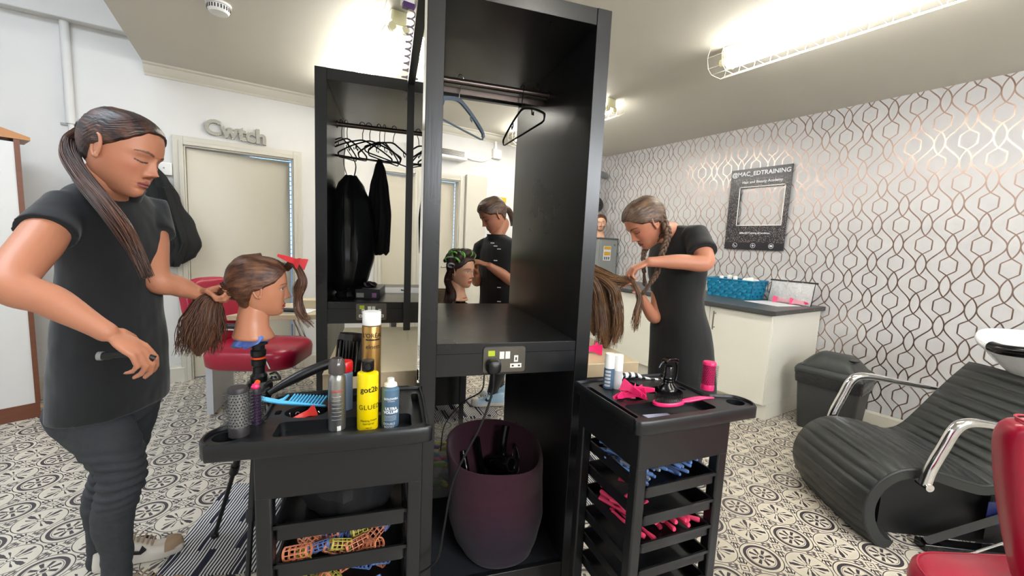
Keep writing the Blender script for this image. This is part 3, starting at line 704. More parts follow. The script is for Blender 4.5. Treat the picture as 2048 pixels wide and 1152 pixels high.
MB().box(3.352, XW-.002, 1.526, 1.531, .857, .89).build('end_strip', mat('metal_edge', hexc('55524e'), .4, .5), t)
m = MB(); [m.cyl((x, 1.526, .873), (x, 1.523, .873), .005, n=8) for x in (3.5, 3.75, 4.0, 4.15)]; m.build('screw', STEEL, t)
# teal woven basket with bottles
TEAL = mat('teal_woven_strap', hexc('0c7fa5'), .45, c2=hexc('0a6f95'), ns=10)
t = thing('woven_basket', (4.0, 2.2, .892), 'turquoise woven basket filled with white bottles on the worktop', 'basket')
cxb, cyb, zb = 4.0, 2.21, .892
nx_, ny_, nz_ = 8, 12, 6
def bside(u, k, side):
    e = 1+.13*k
    hx, hy = .115*e, .205*e
    if side == 0: return V((cxb-hx, cyb+hy*(2*u-1), zb+.172*k))
    if side == 1: return V((cxb+hx, cyb+hy*(1-2*u), zb+.172*k))
    if side == 2: return V((cxb+hx*(1-2*u), cyb-hy, zb+.172*k))
    return V((cxb+hx*(2*u-1), cyb+hy, zb+.172*k))
for side, nu_ in ((0, 10), (1, 10), (2, 6), (3, 6)):
    nrm = [V((-1, 0, .1)), V((1, 0, .1)), V((0, -1, .1)), V((0, 1, .1))][side]
    for j in range(5):
        for sgn, nmm in ((1, 0),):
            pts = []
            for i in range(nu_*4+1):
                u = i/(nu_*4); ph = cos(pi*(u*nu_+j)); pts.append((bside(u, (j+.08)/5, side)+nrm*.004*ph, bside(u, (j+.92)/5, side)+nrm*.004*ph))
            MB().add([q for p in pts for q in p]+[q-nrm*.0018 for p in pts for q in p], [(2*i, 2*i+1, 2*i+3, 2*i+2) for i in range(len(pts)-1)]+[(2*len(pts)+2*i, 2*len(pts)+2*i+2, 2*len(pts)+2*i+3, 2*len(pts)+2*i+1) for i in range(len(pts)-1)]).build('weave_strap', TEAL, t, sharp=80)
    for i in range(nu_):
        ph = 0; pts = []
        for k in range(21):
            kk = k/20; s_ = -cos(pi*(i+.5+kk*5-.5)); pts.append((bside((i+.08)/nu_, kk, side)+nrm*.004*s_, bside((i+.92)/nu_, kk, side)+nrm*.004*s_))
        MB().add([q for p in pts for q in p], [(2*a, 2*a+1, 2*a+3, 2*a+2) for a in range(20)]).build('upright_strap', TEAL, t, sharp=80)
rim = [bside(0, 1, 0), bside(1, 1, 0), bside(1, 1, 3), bside(1, 1, 1)]
MB().tube([V((cxb-.131, cyb-.232, zb+.172)), V((cxb-.131, cyb+.232, zb+.172)), V((cxb+.131, cyb+.232, zb+.172)), V((cxb+.131, cyb-.232, zb+.172))], .007, 8, closed=True).build('rim', TEAL, t)
MB().box(cxb-.11, cxb+.11, cyb-.2, cyb+.2, zb, zb+.004).build('base', TEAL, t)
def bottle(name, x, y, z, r, h, body, cap, label, cat='bottle', grp=None, caph=.3, rc=.75):
    t = thing(name, (x, y, z), label, cat, grp); M = frame((x, y, z), 0); hb = h*(1-caph)
    MB(M).lathe([(0, 0), (r*.92, 0), (r, .006), (r, hb*.88), (r*.9, hb*.95), (r*rc, hb), (0, hb)], 24).build('body', body, t)
    MB(M).lathe([(0, hb), (r*rc, hb), (r*rc*.96, h*.97), (r*rc*.85, h), (0, h)], 24).build('cap', cap, t); return t
LGR = mat('pale_grey_plastic', hexc('c3c4c6'), .35)
for i, (dx, dy, h, l, bm_) in enumerate([(.0, .15, .19, 'white bottle standing at the far end in the turquoise basket', WHT), (.02, .08, .205, 'white capped bottle second from the far end in the turquoise basket', WHT), (-.02, .0, .20, 'white bottle in the middle of the turquoise basket', WHT), (.03, -.07, .185, 'grey bottle leaning in the turquoise basket', LGR)]):
    bottle('lotion_bottle', cxb+dx, cyb+dy, zb+.005, .027, h, bm_, WHT, l, grp='bottles in the turquoise basket')
tag(drape('crumpled_towel', frame((cxb+.01, cyb-.14, zb+.06), 0), [(0, 0, 0, .05, .05, .5), (.05, 0, 0, .07, .06, 1.6), (.10, .0, .0, .075, .055, 2), (.125, 0, .01, .05, .04, 2), (.14, 0, 0, .02, .02, 1)], WHT, folds=5, amp=.02, seed=6), 'crumpled white tissue at the near end of the turquoise basket', 'tissue')
# clear zipped bag with pink clips
t = thing('clear_bag', (4.1, 1.72, .892), 'clear vinyl pouch with black piping holding pink clips, propped against the patterned wall', 'bag')
Mv = frame((4.04, 1.745, .893), 0) @ Matrix.Rotation(radians(11), 4, 'Y')
def vinyl():
    m, nt, b = new_mat('crinkled_clear_vinyl'); b.inputs['Base Color'].default_value = (.9, .91, .92, 1); b.inputs['Roughness'].default_value = .06; b.inputs['Alpha'].default_value = .3
    bump(nt, b, noise_tex(nt, 26, detail=3), 1.0, .02); return m
VIN = vinyl()
hw, hh = .175, .20
g = []; nU, nV = 24, 14
for side in (-1, 1):
    for i in range(nV+1):
        for j in range(nU+1):
            u, v = j/nU*2-1, i/nV; b_ = .035*(1-v)*(1-u*u)*(.4+.6*(1-v))+.003*sin(9*u+7*v*side)
            g.append((side*(b_+.001), u*hw, v*hh))
fs = []
for s_ in (0, 1):
    o_ = s_*(nU+1)*(nV+1)
    for i in range(nV):
        for j in range(nU): a = o_+i*(nU+1)+j; fs.append((a, a+1, a+nU+2, a+nU+1))
MB(Mv).add(g, fs).build('vinyl_film', VIN, t, sharp=80)
MB(Mv).tube([(0, -hw, 0), (0, -hw, hh), (0, hw, hh), (0, hw, 0)], .0045, 6).build('piping', BLK, t)
MB(Mv).box(-.004, .004, -hw-.02, hw+.012, hh-.006, hh+.008).build('zip', BLK, t)
def claw(name, M, m_, label, grp=None, cat='hair clip', s=1.0, parent=None):
    """sectioning clip: two tapered jaws joined at a hinge with flared grips"""
    t = thing(name, M.to_translation(), label, cat, grp); M = M @ Matrix.Scale(s, 4)
    for sg in (1, -1):
        Mj = M @ Matrix.Rotation(radians(5*sg), 4, 'Y')
        prof = [(-.075, .006, .003), (-.05, .010, .005), (-.02, .013, .008), (0, .013, .010), (.012, .015, .008), (.028, .024, .005), (.040, .027, .004)]
        R = []
        for x, hw_, th in prof:
            zo = .004*sg if x < 0 else sg*(.004+(x*.8))
            R.append([(x, -hw_, zo-th/2), (x, hw_, zo-th/2), (x, hw_, zo+th/2), (x, -hw_, zo+th/2)])
        MB(Mj).rings(R).build('jaw', m_, t, bevel=.0008)
    MB(M).cyl((0, -.011, 0), (0, .011, 0), .0035, n=10).build('hinge', STEEL, t); return t
claw('sectioning_clip', Mv @ Matrix.Translation((0, -.07, .022)) @ Matrix.Rotation(pi/2, 4, 'Z') @ Matrix.Rotation(pi/2, 4, 'X'), PINK, 'pink clip inside the near half of the clear pouch', 'pink clips in the clear pouch', s=1.15)
claw('sectioning_clip', Mv @ Matrix.Translation((0, .07, .022)) @ Matrix.Rotation(pi/2, 4, 'Z') @ Matrix.Rotation(pi/2, 4, 'X'), PINK, 'pink clip inside the far half of the clear pouch', 'pink clips in the clear pouch', s=1.15)
tag(MB(frame((3.86, 1.80, .893), radians(-12))).box(-.14, .14, -.16, .16, 0, .002).build('paper_sheet', PAP, smooth=False), 'white paper sheet lying on the worktop in front of the clear pouch', 'paper')
# grey locker, mannequin head goes on top; hood dryer on the wall above
t = thing('metal_locker', (4.05, 4.12, .892), 'small grey metal locker with yellow labels standing in the far corner on the worktop', 'locker')
GM = mat('grey_enamel', hexc('8c8f8d'), .45)
MB().box(3.86, 4.19, 3.98, 4.34, .893, 1.42).build('cabinet_body', GM, t, bevel=.004)
MB().box(3.875, 4.175, 3.965, 3.98, .91, 1.405).build('locker_door', GM, t, bevel=.003)
MB().box(3.85, 4.2, 3.97, 4.345, 1.42, 1.44).build('locker_lid', mat('dark_grey_lid', hexc('565554'), .5), t, bevel=.003)
MB().cyl((4.13, 3.965, 1.35), (4.13, 3.955, 1.35), .012, n=14).build('lock', STEEL, t)
lb = MB().box(3.93, 4.06, 3.962, 3.965, 1.14, 1.33).build('warning_label', PAP, t, smooth=False)
YEL = mat('yellow_print', hexc('d8a62c'), .5)
MB().box(3.935, 4.055, 3.9605, 3.962, 1.285, 1.325).build('print', YEL, lb, smooth=False); MB().box(3.94, 4.05, 3.9605, 3.962, 1.205, 1.255).build('print', YEL, lb, smooth=False)
GPR = mat('grey_print', hexc('77777a'), .5)
for k in range(3): MB().box(3.942+k*.037, 3.968+k*.037, 3.9605, 3.962, 1.15, 1.19).build('print', GPR, lb, smooth=False)
t = thing('wall_dryer', (4.1, 4.1, 1.75), 'black hooded dryer head on a pale curved arm on the wall above the grey locker', 'dryer')
MB().tube(bez([(4.2, 4.3, 2.3), (4.05, 4.25, 2.3), (3.93, 4.2, 2.22), (3.93, 4.2, 2.08), (3.98, 4.2, 2.02)], 24), .045, 14).build('arm', GM, t)
MB(axis_frame((4.0, 4.19, 1.89), (.25, -1, -.05))).lathe([(0, .0), (.10, .0), (.13, -.03), (.135, -.06), (.12, -.10), (0, -.12)], 28, Matrix.Diagonal((.85, 1.2, 1, 1))).build('hood', BLKG, t)
MB(axis_frame((4.0, 4.19, 1.89), (.25, -1, -.05))).lathe([(0, .03), (.022, .03), (.03, .0), (0, 0)], 16).build('knob', BLK, t)
# ---------------------------------------------------------------- selfie frame board on the wallpaper
def glitter():
    m, nt, b = new_mat('glitter_board'); X, Y, Z = wcoords()
    vor = nt.nodes.new('ShaderNodeTexVoronoi'); vor.inputs['Scale'].default_value = 150
    g = nt.nodes.new('ShaderNodeNewGeometry'); nt.links.new(g.outputs['Position'], vor.inputs['Vector'])
    nz = noise_tex(nt, 80, detail=2); k = N(vor.outputs['Distance']).lt(.34)*N(nz).gt(.47)*Z.lt(2.06)*Z.gt(1.43)
    nt.links.new(mixc(nt, k, hexc('26242a'), hexc('b4a8a2')), b.inputs['Base Color']); b.inputs['Roughness'].default_value = .3; return m
t = thing('photo_frame_board', (4.2, 2.2, 1.36), 'black glitter selfie frame board with white lettering on the patterned wall', 'sign')
Bx = 4.192
def corner4(y0, y1, z0, z1): return [(y0, z0), (y1, z0), (y1, z1), (y0, z1)]
def bd(y, z): return (y+(z-1.36)*0, z)
O = corner4(1.91, 2.48, 1.36, 2.155); I = corner4(1.955, 2.375, 1.60, 1.975)
vs = [(x, y, z) for x in (Bx, Bx+.012) for y, z in O+I]
fs = []
for i in range(4):
    j = (i+1) % 4; fs += [(i, j, 4+j, 4+i), (8+i, 8+j, 12+j, 12+i), (i, j, 8+j, 8+i), (4+i, 4+j, 12+j, 12+i)]
Mt_ = Matrix.Translation((0, 0, 0))
MB().add(vs, fs).build('board', glitter(), t, smooth=False)
m = MB()
for (y0, y1, z0, z1) in ((1.95, 1.958, 1.595, 1.98), (2.372, 2.38, 1.595, 1.98), (1.95, 2.38, 1.595, 1.603), (1.95, 2.38, 1.972, 1.98)): m.box(Bx-.002, Bx, y0, y1, z0, z1)
m.build('white_border', WHT, t, smooth=False)
LET = mat('white_lettering', hexc('eef0f4'), .5)
def wall_text(body, yc, z, size, t_, bold=.002, nm='lettering'):
    v, f = text_mesh(body, size, .0006, 'CENTER', 3, bold)
    MB(basis(V((Bx-.0015, yc, z)), V((0, -1, 0)), V((0, 0, 1)), V((-1, 0, 0)))).add(v, f).build(nm, LET, t_, smooth=False)
wall_text('@MAC_EDTRAINING', 2.195, 2.087, .0575, t, .0011)
wall_text('Hair and Beauty Academy', 2.17, 2.012, .036, t, .0004)
wall_text('#MacEDTraining #Cwmbran', 2.19, 1.515, .025, t, .0004)
for yc, kind in ((2.37, 0), (2.19, 1), (2.02, 2)):
    Mi = basis(V((Bx-.001, yc, 1.40)), V((0, -1, 0)), V((0, 0, 1)), V((-1, 0, 0)))
    MB(Mi).lathe([(.021, 0), (.024, 0), (.024, .001), (.021, .001)], 28, closed=True).build('icon_ring', LET, t, smooth=False)
    m = MB(Mi)
    if kind == 0: m.tube(bez([(-.010, .009, .001), (-.008, -.002, .001), (.0, -.008, .001), (.010, -.009, .001)], 12), .003, 6)
    if kind == 1: m.box(-.014, .014, -.0025, .0025, 0, .0015).box(-.0025, .0025, -.014, .014, 0, .0015)
    if kind == 2: m.prism(rrect(-.013, .013, -.009, .009, .003), 0, .0015)
    m.build('icon', LET, t, smooth=False)
# ---------------------------------------------------------------- salon trolleys
TRB = mat('trolley_black', hexc('141517'), .36, c2=hexc('101113'), ns=12, bmp=.12, bs=500, bd=.0006)
def arc_poly(cx, cy, rx, ry, n=24, a0=0, a1=2*pi): return [(cx+rx*cos(a0+(a1-a0)*i/n), cy+ry*sin(a0+(a1-a0)*i/n)) for i in range(n)]
def plate_with_holes(outer, holes, z0, z1, M):
    """flat plate with recessed wells: returns (plate collector, well collector)"""
    bm = bmesh.new()
    def loop(P, z):
        vs = [bm.verts.new((x, y, z)) for x, y in P]
        return [bm.edges.new((vs[i], vs[(i+1) % len(vs)])) for i in range(len(vs))]
    es = loop(outer, z1)
    for h in holes: es += loop(h, z1)
    bmesh.ops.triangle_fill(bm, edges=es, use_beauty=True)
    bm.verts.index_update(); vs = [v.co.copy() for v in bm.verts]; fs = [tuple(v.index for v in f.verts) for f in bm.faces]; bm.free()
    m = MB(M).add(vs, fs)
    n = len(outer); m.add([(x, y, z) for z in (z0, z1) for x, y in outer], [(i, (i+1) % n, n+(i+1) % n, n+i) for i in range(n)])
    for h in holes:
        n = len(h); m.add([(x, y, z) for z in (z0, z1) for x, y in h], [(i, (i+1) % n, n+(i+1) % n, n+i) for i in range(n)])
        m.add([(x, y, z0) for x, y in h], [tuple(range(n))])
    return m
def trolley(M0, side, label, W=.36, D=.31, ndr=6, ztop=.683, pitch=.081, lip=.040):
    """M0: frame at the near-left foot; x across, y away; side: which end carries the lobe"""
    rz = M0.to_euler().z
    t = thing('salon_trolley', M0 @ V((W/2, D/2, 0)), label, 'trolley', 'black drawer trolleys', rz)
    fx = (lambda x: x) if side > 0 else (lambda x: W-x)
    ov = .0
    out = []
    base = [(-.012, -.012+.03), (-.012+.03, -.012), (W+.04, -.012), (W+.082, -.006), (W+.100, .018), (W+.101, .05), (W+.086, .075), (W+.04, .095), (W+.012, .12), (W+.012, D-.02), (W-.02, D+.012), (.02, D+.012), (-.012, D-.02)]
    O = [(fx(x), y) for x, y in bez2(base+[base[0]], 78)[:-1]]
    def sgn(P): return [(fx(x), y) for x, y in P]
    SY = D/.31
    def sq(P): return [(x, y*SY) for x, y in P]
    holes = [sgn(sq(rrect(.025, W-.03, .022, .115, .015))), sgn(sq(arc_poly(.10, .175, .050, .040))), sgn(sq(arc_poly(W-.078, .182, .050, .046))), sgn(sq(rrect(.05, W-.135, .235, .29, .012))),
             sgn(rrect(-.002, .018, .03, D-.03, .009)), sgn(arc_poly(W+.060, .040, .028, .024)), sgn(sq(arc_poly(.185, .185, .018, .013))), sgn(rrect(W-.02, W-.006, D*.55, D*.65, .005))]
    m = plate_with_holes(O, holes, .848, .872, M0); m.build('tray_top', TRB, t, sharp=30)
    rm = MB(M0); n = len(O)
    cx_, cy_ = sum(p[0] for p in O)/n, sum(p[1] for p in O)/n
    def ins(P, d): 
        r = []
        for i in range(len(P)):
            a, b = V((*P[i-1], 0)), V((*P[(i+1) % len(P)], 0)); tt = (b-a).normalized(); nn = V((-tt.y, tt.x, 0))*(1 if side > 0 else -1); r.append((P[i][0]+nn.x*d, P[i][1]+nn.y*d))
        return r
    rm.rings([[(x, y, z) for x, y in ins(O, d)] for d, z in ((.0, .842), (-.003, .845), (-.003, .876), (.0, .880), (.004, .880), (.006, .873))], cap=False)
    rm.build('tray_rim', TRB, t, sharp=50)
    MB(M0).box(0, W, 0, D, .738, .847).build('apron', TRB, t, bevel=.004)
    for x, y in ((0, 0), (W-.034, 0), (0, D-.034), (W-.034, D-.034)):
        MB(M0).box(x, x+.034, y, y+.034, .07, .745).build('leg', TRB, t, bevel=.005)
        c = MB(M0); c.cyl((x+.010, y+.017, .028), (x+.024, y+.017, .028), .027, n=20); c.box(x+.009, x+.025, y+.012, y+.022, .03, .072); c.build('castor', BLK, t)
    MB(M0).box(.03, W-.03, .01, D-.01, .085, .10).build('base_shelf', TRB, t, bevel=.003)
    for k in range(ndr):
        z1 = ztop-pitch*k; z0 = z1-lip
        d = MB(M0); P = rrect(.036, W-.036, .004, D-.004, .012); Pi = rrect(.040, W-.040, .008, D-.008, .010); Pb = rrect(.046, W-.046, .018, D-.018, .010)
        d.rings([[(x, y, z0) for x, y in Pb], [(x, y, z0+.01) for x, y in P], [(x, y, z1) for x, y in P], [(x, y, z1) for x, y in Pi], [(x, y, z0+.004) for x, y in [(.5*(a+c), .5*(b+e)) for (a, b), (c, e) in zip(Pi, Pb)]]])
        for (x0, x1, y0, y1) in ((.034, W-.034, .0, .006), (.034, .040, .0, D), (W-.040, W-.034, 0, D)): d.box(x0, x1, y0, y1, z1-.006, z1+.003)
        d.build('drawer', TRB, t, sharp=35)
    return t
A1 = -T
p1 = atz(505, 879, .88); T1 = frame((p1.x, p1.y, 0), A1)
W1 = .355
tr1 = trolley(T1, -1, 'black drawer trolley at front left carrying spray cans and a blue comb', W1, .26, 5, .672, .094, .046)
p2 = atz(1283, 846, .88); T2 = frame((p2.x, p2.y, 0), radians(-10.5)) @ Matrix.Translation((.012, .014, 0))
tr2 = trolley(T2, 1, 'black drawer trolley at front right carrying pink clips and brushes', .322, .30)
def onT(M0, x, y, z=.872): return M0 @ V((x, y, z))
# ------- cans on trolley 1
def can(px, py, D, r, h, prof_cap, bodym, capm, label, name='spray_can', z0=.842, grp='spray cans on the left trolley', dome=.02):
    p = atz(px, py, z0) if D is None else at(px, py, D); p.z = z0; M = frame(p, 0)
    t = thing(name, p, label, 'can', grp)
    MB(M).lathe([(0, 0), (r*.95, 0), (r, .004), (r, h-dome), (r*.97, h-dome*.6), (r*.72, h-.002), (r*.6, h), (0, h)], 32).build('can_body', bodym, t)
    MB(M).lathe([(0, h-.001)]+[(a, h+b) for a, b in prof_cap]+[(0, h+prof_cap[-1][1])], 28).build('cap', capm, t); return t, M, p
def wrap(t, M, r, body, size, z, face, m_, name='lettering', bold=.0, dz=.0006, sp=1.0, align='CENTER'):
    v, f = text_mesh(body, size, 0.0004, align, 3, bold, sp)
    vv = []
    for x, y, q in v:
        a = face + x/r; rr = r+dz+max(q, 0)*.3; vv.append((rr*cos(a), rr*sin(a), z+y))
    MB(M).add(vv, f).build(name, m_, t, smooth=False)
def band(t, M, r, z0, z1, m_, name='label_band', a0=0, a1=2*pi, n=40):
    full = abs(a1-a0-2*pi) < 1e-3; k = n if full else n+1
    vs = [((r)*cos(a0+(a1-a0)*i/n), r*sin(a0+(a1-a0)*i/n), z) for z in (z0, z1) for i in range(k)]
    fs = [(i, (i+1) % k, k+(i+1) % k, k+i) for i in range(n)]
    MB(M).add(vs, fs).build(name, m_, t)
def facing(p): return atan2(-p.y, -p.x)
SILV = mat('silver_can', hexc('a9a9a6'), .28, .85, ns=3); YELC = mat('yellow_can', hexc('f0d300'), .3); BLUC = mat('steel_blue_can', hexc('5f7f9b'), .3, .35)
GOLD = mat('gold_can', hexc('b08a4f'), .28, .8); SMOKE = mat('smoked_cap', hexc('4a4343'), .15); REDC = mat('red_cap', hexc('d0171c'), .3); INK = mat('black_ink', hexc('15130c'), .5); WINK = mat('white_ink', hexc('f2f4f6'), .5); RINK = mat('red_ink', hexc('c4473c'), .5)
t, M, p = can(674, 860, None, .0200, .146, [(.019, 0), (.0195, .010), (.018, .028), (.012, .036)], SILV, SMOKE, 'silver hairspray can with a smoked cap, leftmost of the cans')
fa = facing(p); band(t, M, .0203, .106, .1075, RINK, 'red_line', fa-.7, fa+.7, 12)
for k in range(7): band(t, M, .0203, .034+k*.0095, .0345+k*.0095, WHT, 'print_line', fa-.6, fa+.5, 10)
band(t, M, .0204, .006, .018, WHT, 'barcode', fa+.0, fa+.45, 6)
wrap(t, M, .0202, 'HAIRSPRAY', .0055, .101, fa, RINK)
t, M, p = can(735, 858, None, .0250, .150, [(.0125, 0), (.0145, .002), (.0145, .026)], YELC, BLK, 'bright yellow styling spray can with black lettering and black nozzle cap', dome=.008)
fa = facing(p); wrap(t, M, .0251, 'got2b', .019, .103, fa+.18, INK, bold=.0003); wrap(t, M, .0251, 'GLUED', .0165, .060, fa+.22, INK, sp=1.1)
wrap(t, M, .0251, 'blasting freeze', .0072, .030, fa+.15, INK); wrap(t, M, .0251, 'hairspray', .0072, .022, fa+.1, INK); wrap(t, M, .0251, '300 ml', .005, .012, fa+.1, INK)
MB(M @ Matrix.Translation((0, 0, .163)) @ Matrix.Rotation(fa, 4, 'Z')).lathe([(0, .0), (.008, 0), (.010, .004), (.011, .004), (.011, -.004), (0, -.004)], 20, Matrix.Translation((.0135, 0, 0)) @ Matrix.Rotation(pi/2, 4, 'Y')).build('nozzle', BLKG, t)
t, M, p = can(780, 853, None, .0215, .108, [(.0165, 0), (.0155, .006), (.009, .010), (.0085, .019)], BLUC, WHT, 'metallic blue volume spray can with a white nozzle, rightmost of the cans', dome=.012)
fa = facing(p); wrap(t, M, .0216, 'GOLDWELL', .0068, .078, fa+.1, WINK, bold=.0002); wrap(t, M, .0216, 'STYLESIGN', .0035, .073, fa+.1, WINK); wrap(t, M, .0216, 'ULTRA', .0095, .052, fa+.1, WINK, bold=.0005); wrap(t, M, .0216, 'VOLUME', .0095, .043, fa+.1, WINK, bold=.0005)
for k in range(4): band(t, M, .0217, .036-k*.0036, .0366-k*.0036, WINK, 'print_line', fa-.7, fa+.75, 12)
wrap(t, M, .0216, 'DOUBLE', .0075, .014, fa-.1, WINK); wrap(t, M, .0216, 'BOOST', .0075, .006, fa-.1, WINK)
t, M, p = can(742, 812, None, .0255, .235, [(.024, 0), (.0245, .004), (.0245, .035), (.0235, .0365)], GOLD, WHT, 'tall gold salon hairspray can with a white cap, behind the yellow can', dome=.004)
fa = facing(p); wrap(t, M, .0256, "L'OR\u00c9AL", .016, .203, fa+.15, INK, bold=.0001); wrap(t, M, .0256, 'PROFESSIONNEL', .0052, .195, fa+.15, INK, bold=.0004); wrap(t, M, .0256, 'elnett', .017, .172, fa+.15, INK)
t, M, p = can(690, 838, None, .0185, .130, [(.0185, 0), (.0190, .003), (.0190, .022), (.0165, .026)], mat('blue_grey_tube', hexc('6b7e98'), .35), REDC, 'slim can with a bright red cap half hidden behind the silver can', dome=.004)
# ------- round brushes
def round_brush(M, r, h, core, endm, label, hole_rows=11, spikes=10, grp='round brushes'):
    """barrel brush standing on its end"""
    t = thing('round_brush', M.to_translation(), label, 'brush', grp)
    MB(M).lathe([(0, 0), (r*1.05, 0), (r*1.05, h*.17), (r*.98, h*.2), (0, h*.2)], 28).build('collar', endm, t)
    MB(M).lathe([(0, h*.9), (r*1.06, h*.9), (r*1.06, h*.96), (r*.95, h), (0, h)], 28).build('end_cap', endm, t)
    MB(M).lathe([(0, h*.18), (r, h*.18), (r, h*.92), (0, h*.92)], 28).build('barrel', core, t)
    ho = MB(M); n = 20
    for k in range(hole_rows):
        for i in range(n):
            a = 2*pi*(i+.5*(k % 2))/n; z = h*(.22+.68*(k+.5)/hole_rows); q = V((cos(a), sin(a), 0)); s_ = V((-sin(a), cos(a), 0))
            ho.add([q*(r+.0003)+s_*(.0016*cos(b))+V((0, 0, z+.0017*sin(b))) for b in [2*pi*j/6 for j in range(6)]], [tuple(range(6))])
    tag(ho.build('vent_holes', BLK, t), kind='stuff')
    sp = MB(M)
    for k in range(16):
        for i in range(14):
            a = 2*pi*(i+.37*k)/14; z = h*(.21+.7*k/16); q = V((cos(a), sin(a), 0))
            p0 = q*r+V((0, 0, z)); p1_ = q*(r+.010)+V((0, 0, z+.001)); s_ = V((-sin(a), cos(a), 0))*.0005
            sp.add([p0-s_, p0+s_, p1_+s_*.5, p1_-s_*.5, p0+V((0, 0, .0008)), p1_+V((0, 0, .0006))], [(0, 1, 2, 3), (0, 4, 5, 3), (1, 4, 5, 2)])
    tag(sp.build('bristles', BLK, t), kind='stuff'); return t
q = atz(478, 862, .88)
GREYM = mat('vented_grey', hexc('8d8d8c'), .3, .6); GREYD = mat('dark_grey_rubber', hexc('2a2629'), .5)
rb = round_brush(frame((q.x, q.y, .872), .3), .0190, .108, GREYM, GREYD, 'large round brush with a vented grey barrel standing on the left trolley corner')
q = atz(500, 845, .88)
t = round_brush(frame((q.x+.012, q.y+.01, .842), .0), .011, .115, mat('purple_barrel', hexc('3a2440'), .4), GREYD, 'slim black bristled round brush beside the grey vented brush')
MB(frame((q.x+.012, q.y+.01, .957), 0)).lathe([(0, 0), (.008, 0), (.009, .004), (.006, .009), (0, .010)], 14).build('pink_end', PINK, t)
tag(MB().tube([at(512, 770, 1.02), at(516, 763, 1.03)], .006, 8).build('orange_clip_end', mat('orange_plastic', hexc('e8501f'), .4)), 'small orange plastic clip tip beside the pink brush end', 'clip')
# ------- blue comb on trolley 1
BLUP = mat('sky_blue_plastic', hexc('4fb4e2'), .35)
c0, c1 = atz(505, 797, .890), atz(655, 806, .886)
xd = (c1-c0).normalized(); L_ = (c1-c0).length; Mc = axis_frame(c0, V((0, 0, 1)), V((0, 1, 0)))
Mc = basis(c0, xd, V((0, 0, 1)).cross(xd), V((0, 0, 1))) @ Matrix.Rotation(radians(30), 4, 'X')
t = thing('wide_comb', c0, 'light blue wide-tooth comb lying across the left trolley tray', 'comb')
hand = [(0, .006), (.012, .008), (.03, .004), (.07, -.002), (.078, .004), (.086, .016), (.088, .016), (.082, -.004), (L_, -.010), (L_, -.0135), (.075, -.014), (.03, -.008), (.0, -.006), (.012, -.001)]
MB(Mc).prism(hand, 0, .006).build('comb_back', BLUP, t, bevel=.001)
m = [MB(Mc).prism([(x, -.011), (x+.0036, -.011), (x+.0085, .019), (x+.0065, .020)], .0005, .0055).build('tooth', BLUP, t) for x in [.094+i*.0082 for i in range(int((L_-.1)/.0082))]]
# red sectioning clip and pins in the round well
CORAL = mat('coral_plastic', hexc('d8392f'), .4)
Mq = T1 @ Matrix.Translation((.078, .145, .868)) @ Matrix.Rotation(radians(15), 4, 'Z') @ Matrix.Rotation(radians(-18), 4, 'Y') @ Matrix.Rotation(radians(70), 4, 'X')
claw('sectioning_clip', Mq, CORAL, 'coral red sectioning clip in the oval well of the left trolley', s=.55)
for i, (dx, a) in enumerate(((.03, .4), (.045, 1.2), (-.04, 2.0))):
    Mk = T1 @ Matrix.Translation((.078-dx*.8, .15, .849)) @ Matrix.Rotation(a, 4, 'Z')
    tag(MB(Mk).tube(bez([(0, 0, 0), (.0, .002, .018), (.004, .004, .021), (.008, .003, .018), (.010, 0, 0)], 16), .0012, 6).build('hair_pin', CHR), ['silver hair pin at the left in the oval well', 'silver hair pin beside the coral clip', 'dark-looking metal pin right of the coral clip'][i], 'pin', 'pins in the oval well')
# hair dryer lying behind trolley 1 on a holder (nozzle up at right)
t = thing('hair_dryer', at(600, 735, 1.22), 'black hair dryer with diffuser nozzle lying behind the left trolley', 'dryer')
hd = bez([at(538, 786, 1.17), at(572, 766, 1.19), at(618, 743, 1.22), at(658, 728, 1.25), at(690, 722, 1.27)], 20)
MB().tube(hd, [.008+.007*min(1, i/8) for i in range(len(hd))], 14).build('handle', BLK, t)
Mb = axis_frame(at(700, 716, 1.27), _u*.98+_r*.1, -_f) @ Matrix.Scale(1.15, 4)
MB(Mb).lathe([(0, -.045), (.03, -.045), (.034, -.03), (.034, .02), (.040, .05), (.036, .066), (.030, .062), (0, .058)], 10, Matrix.Diagonal((.95, .7, 1, 1))).build('nozzle', BLKG, t, sharp=20)
m = MB(Mb)
for i in range(7): m.box(-.026+i*.0085, -.023+i*.0085, .020, .028, -.03, .05)
m.build('rib', BLKG, t)
MB().tube(bez([at(540, 775, 1.17), at(530, 782, 1.17), at(528, 800, 1.18), at(532, 830, 1.2)], 14), .0035, 7).build('lead', BLK, t)
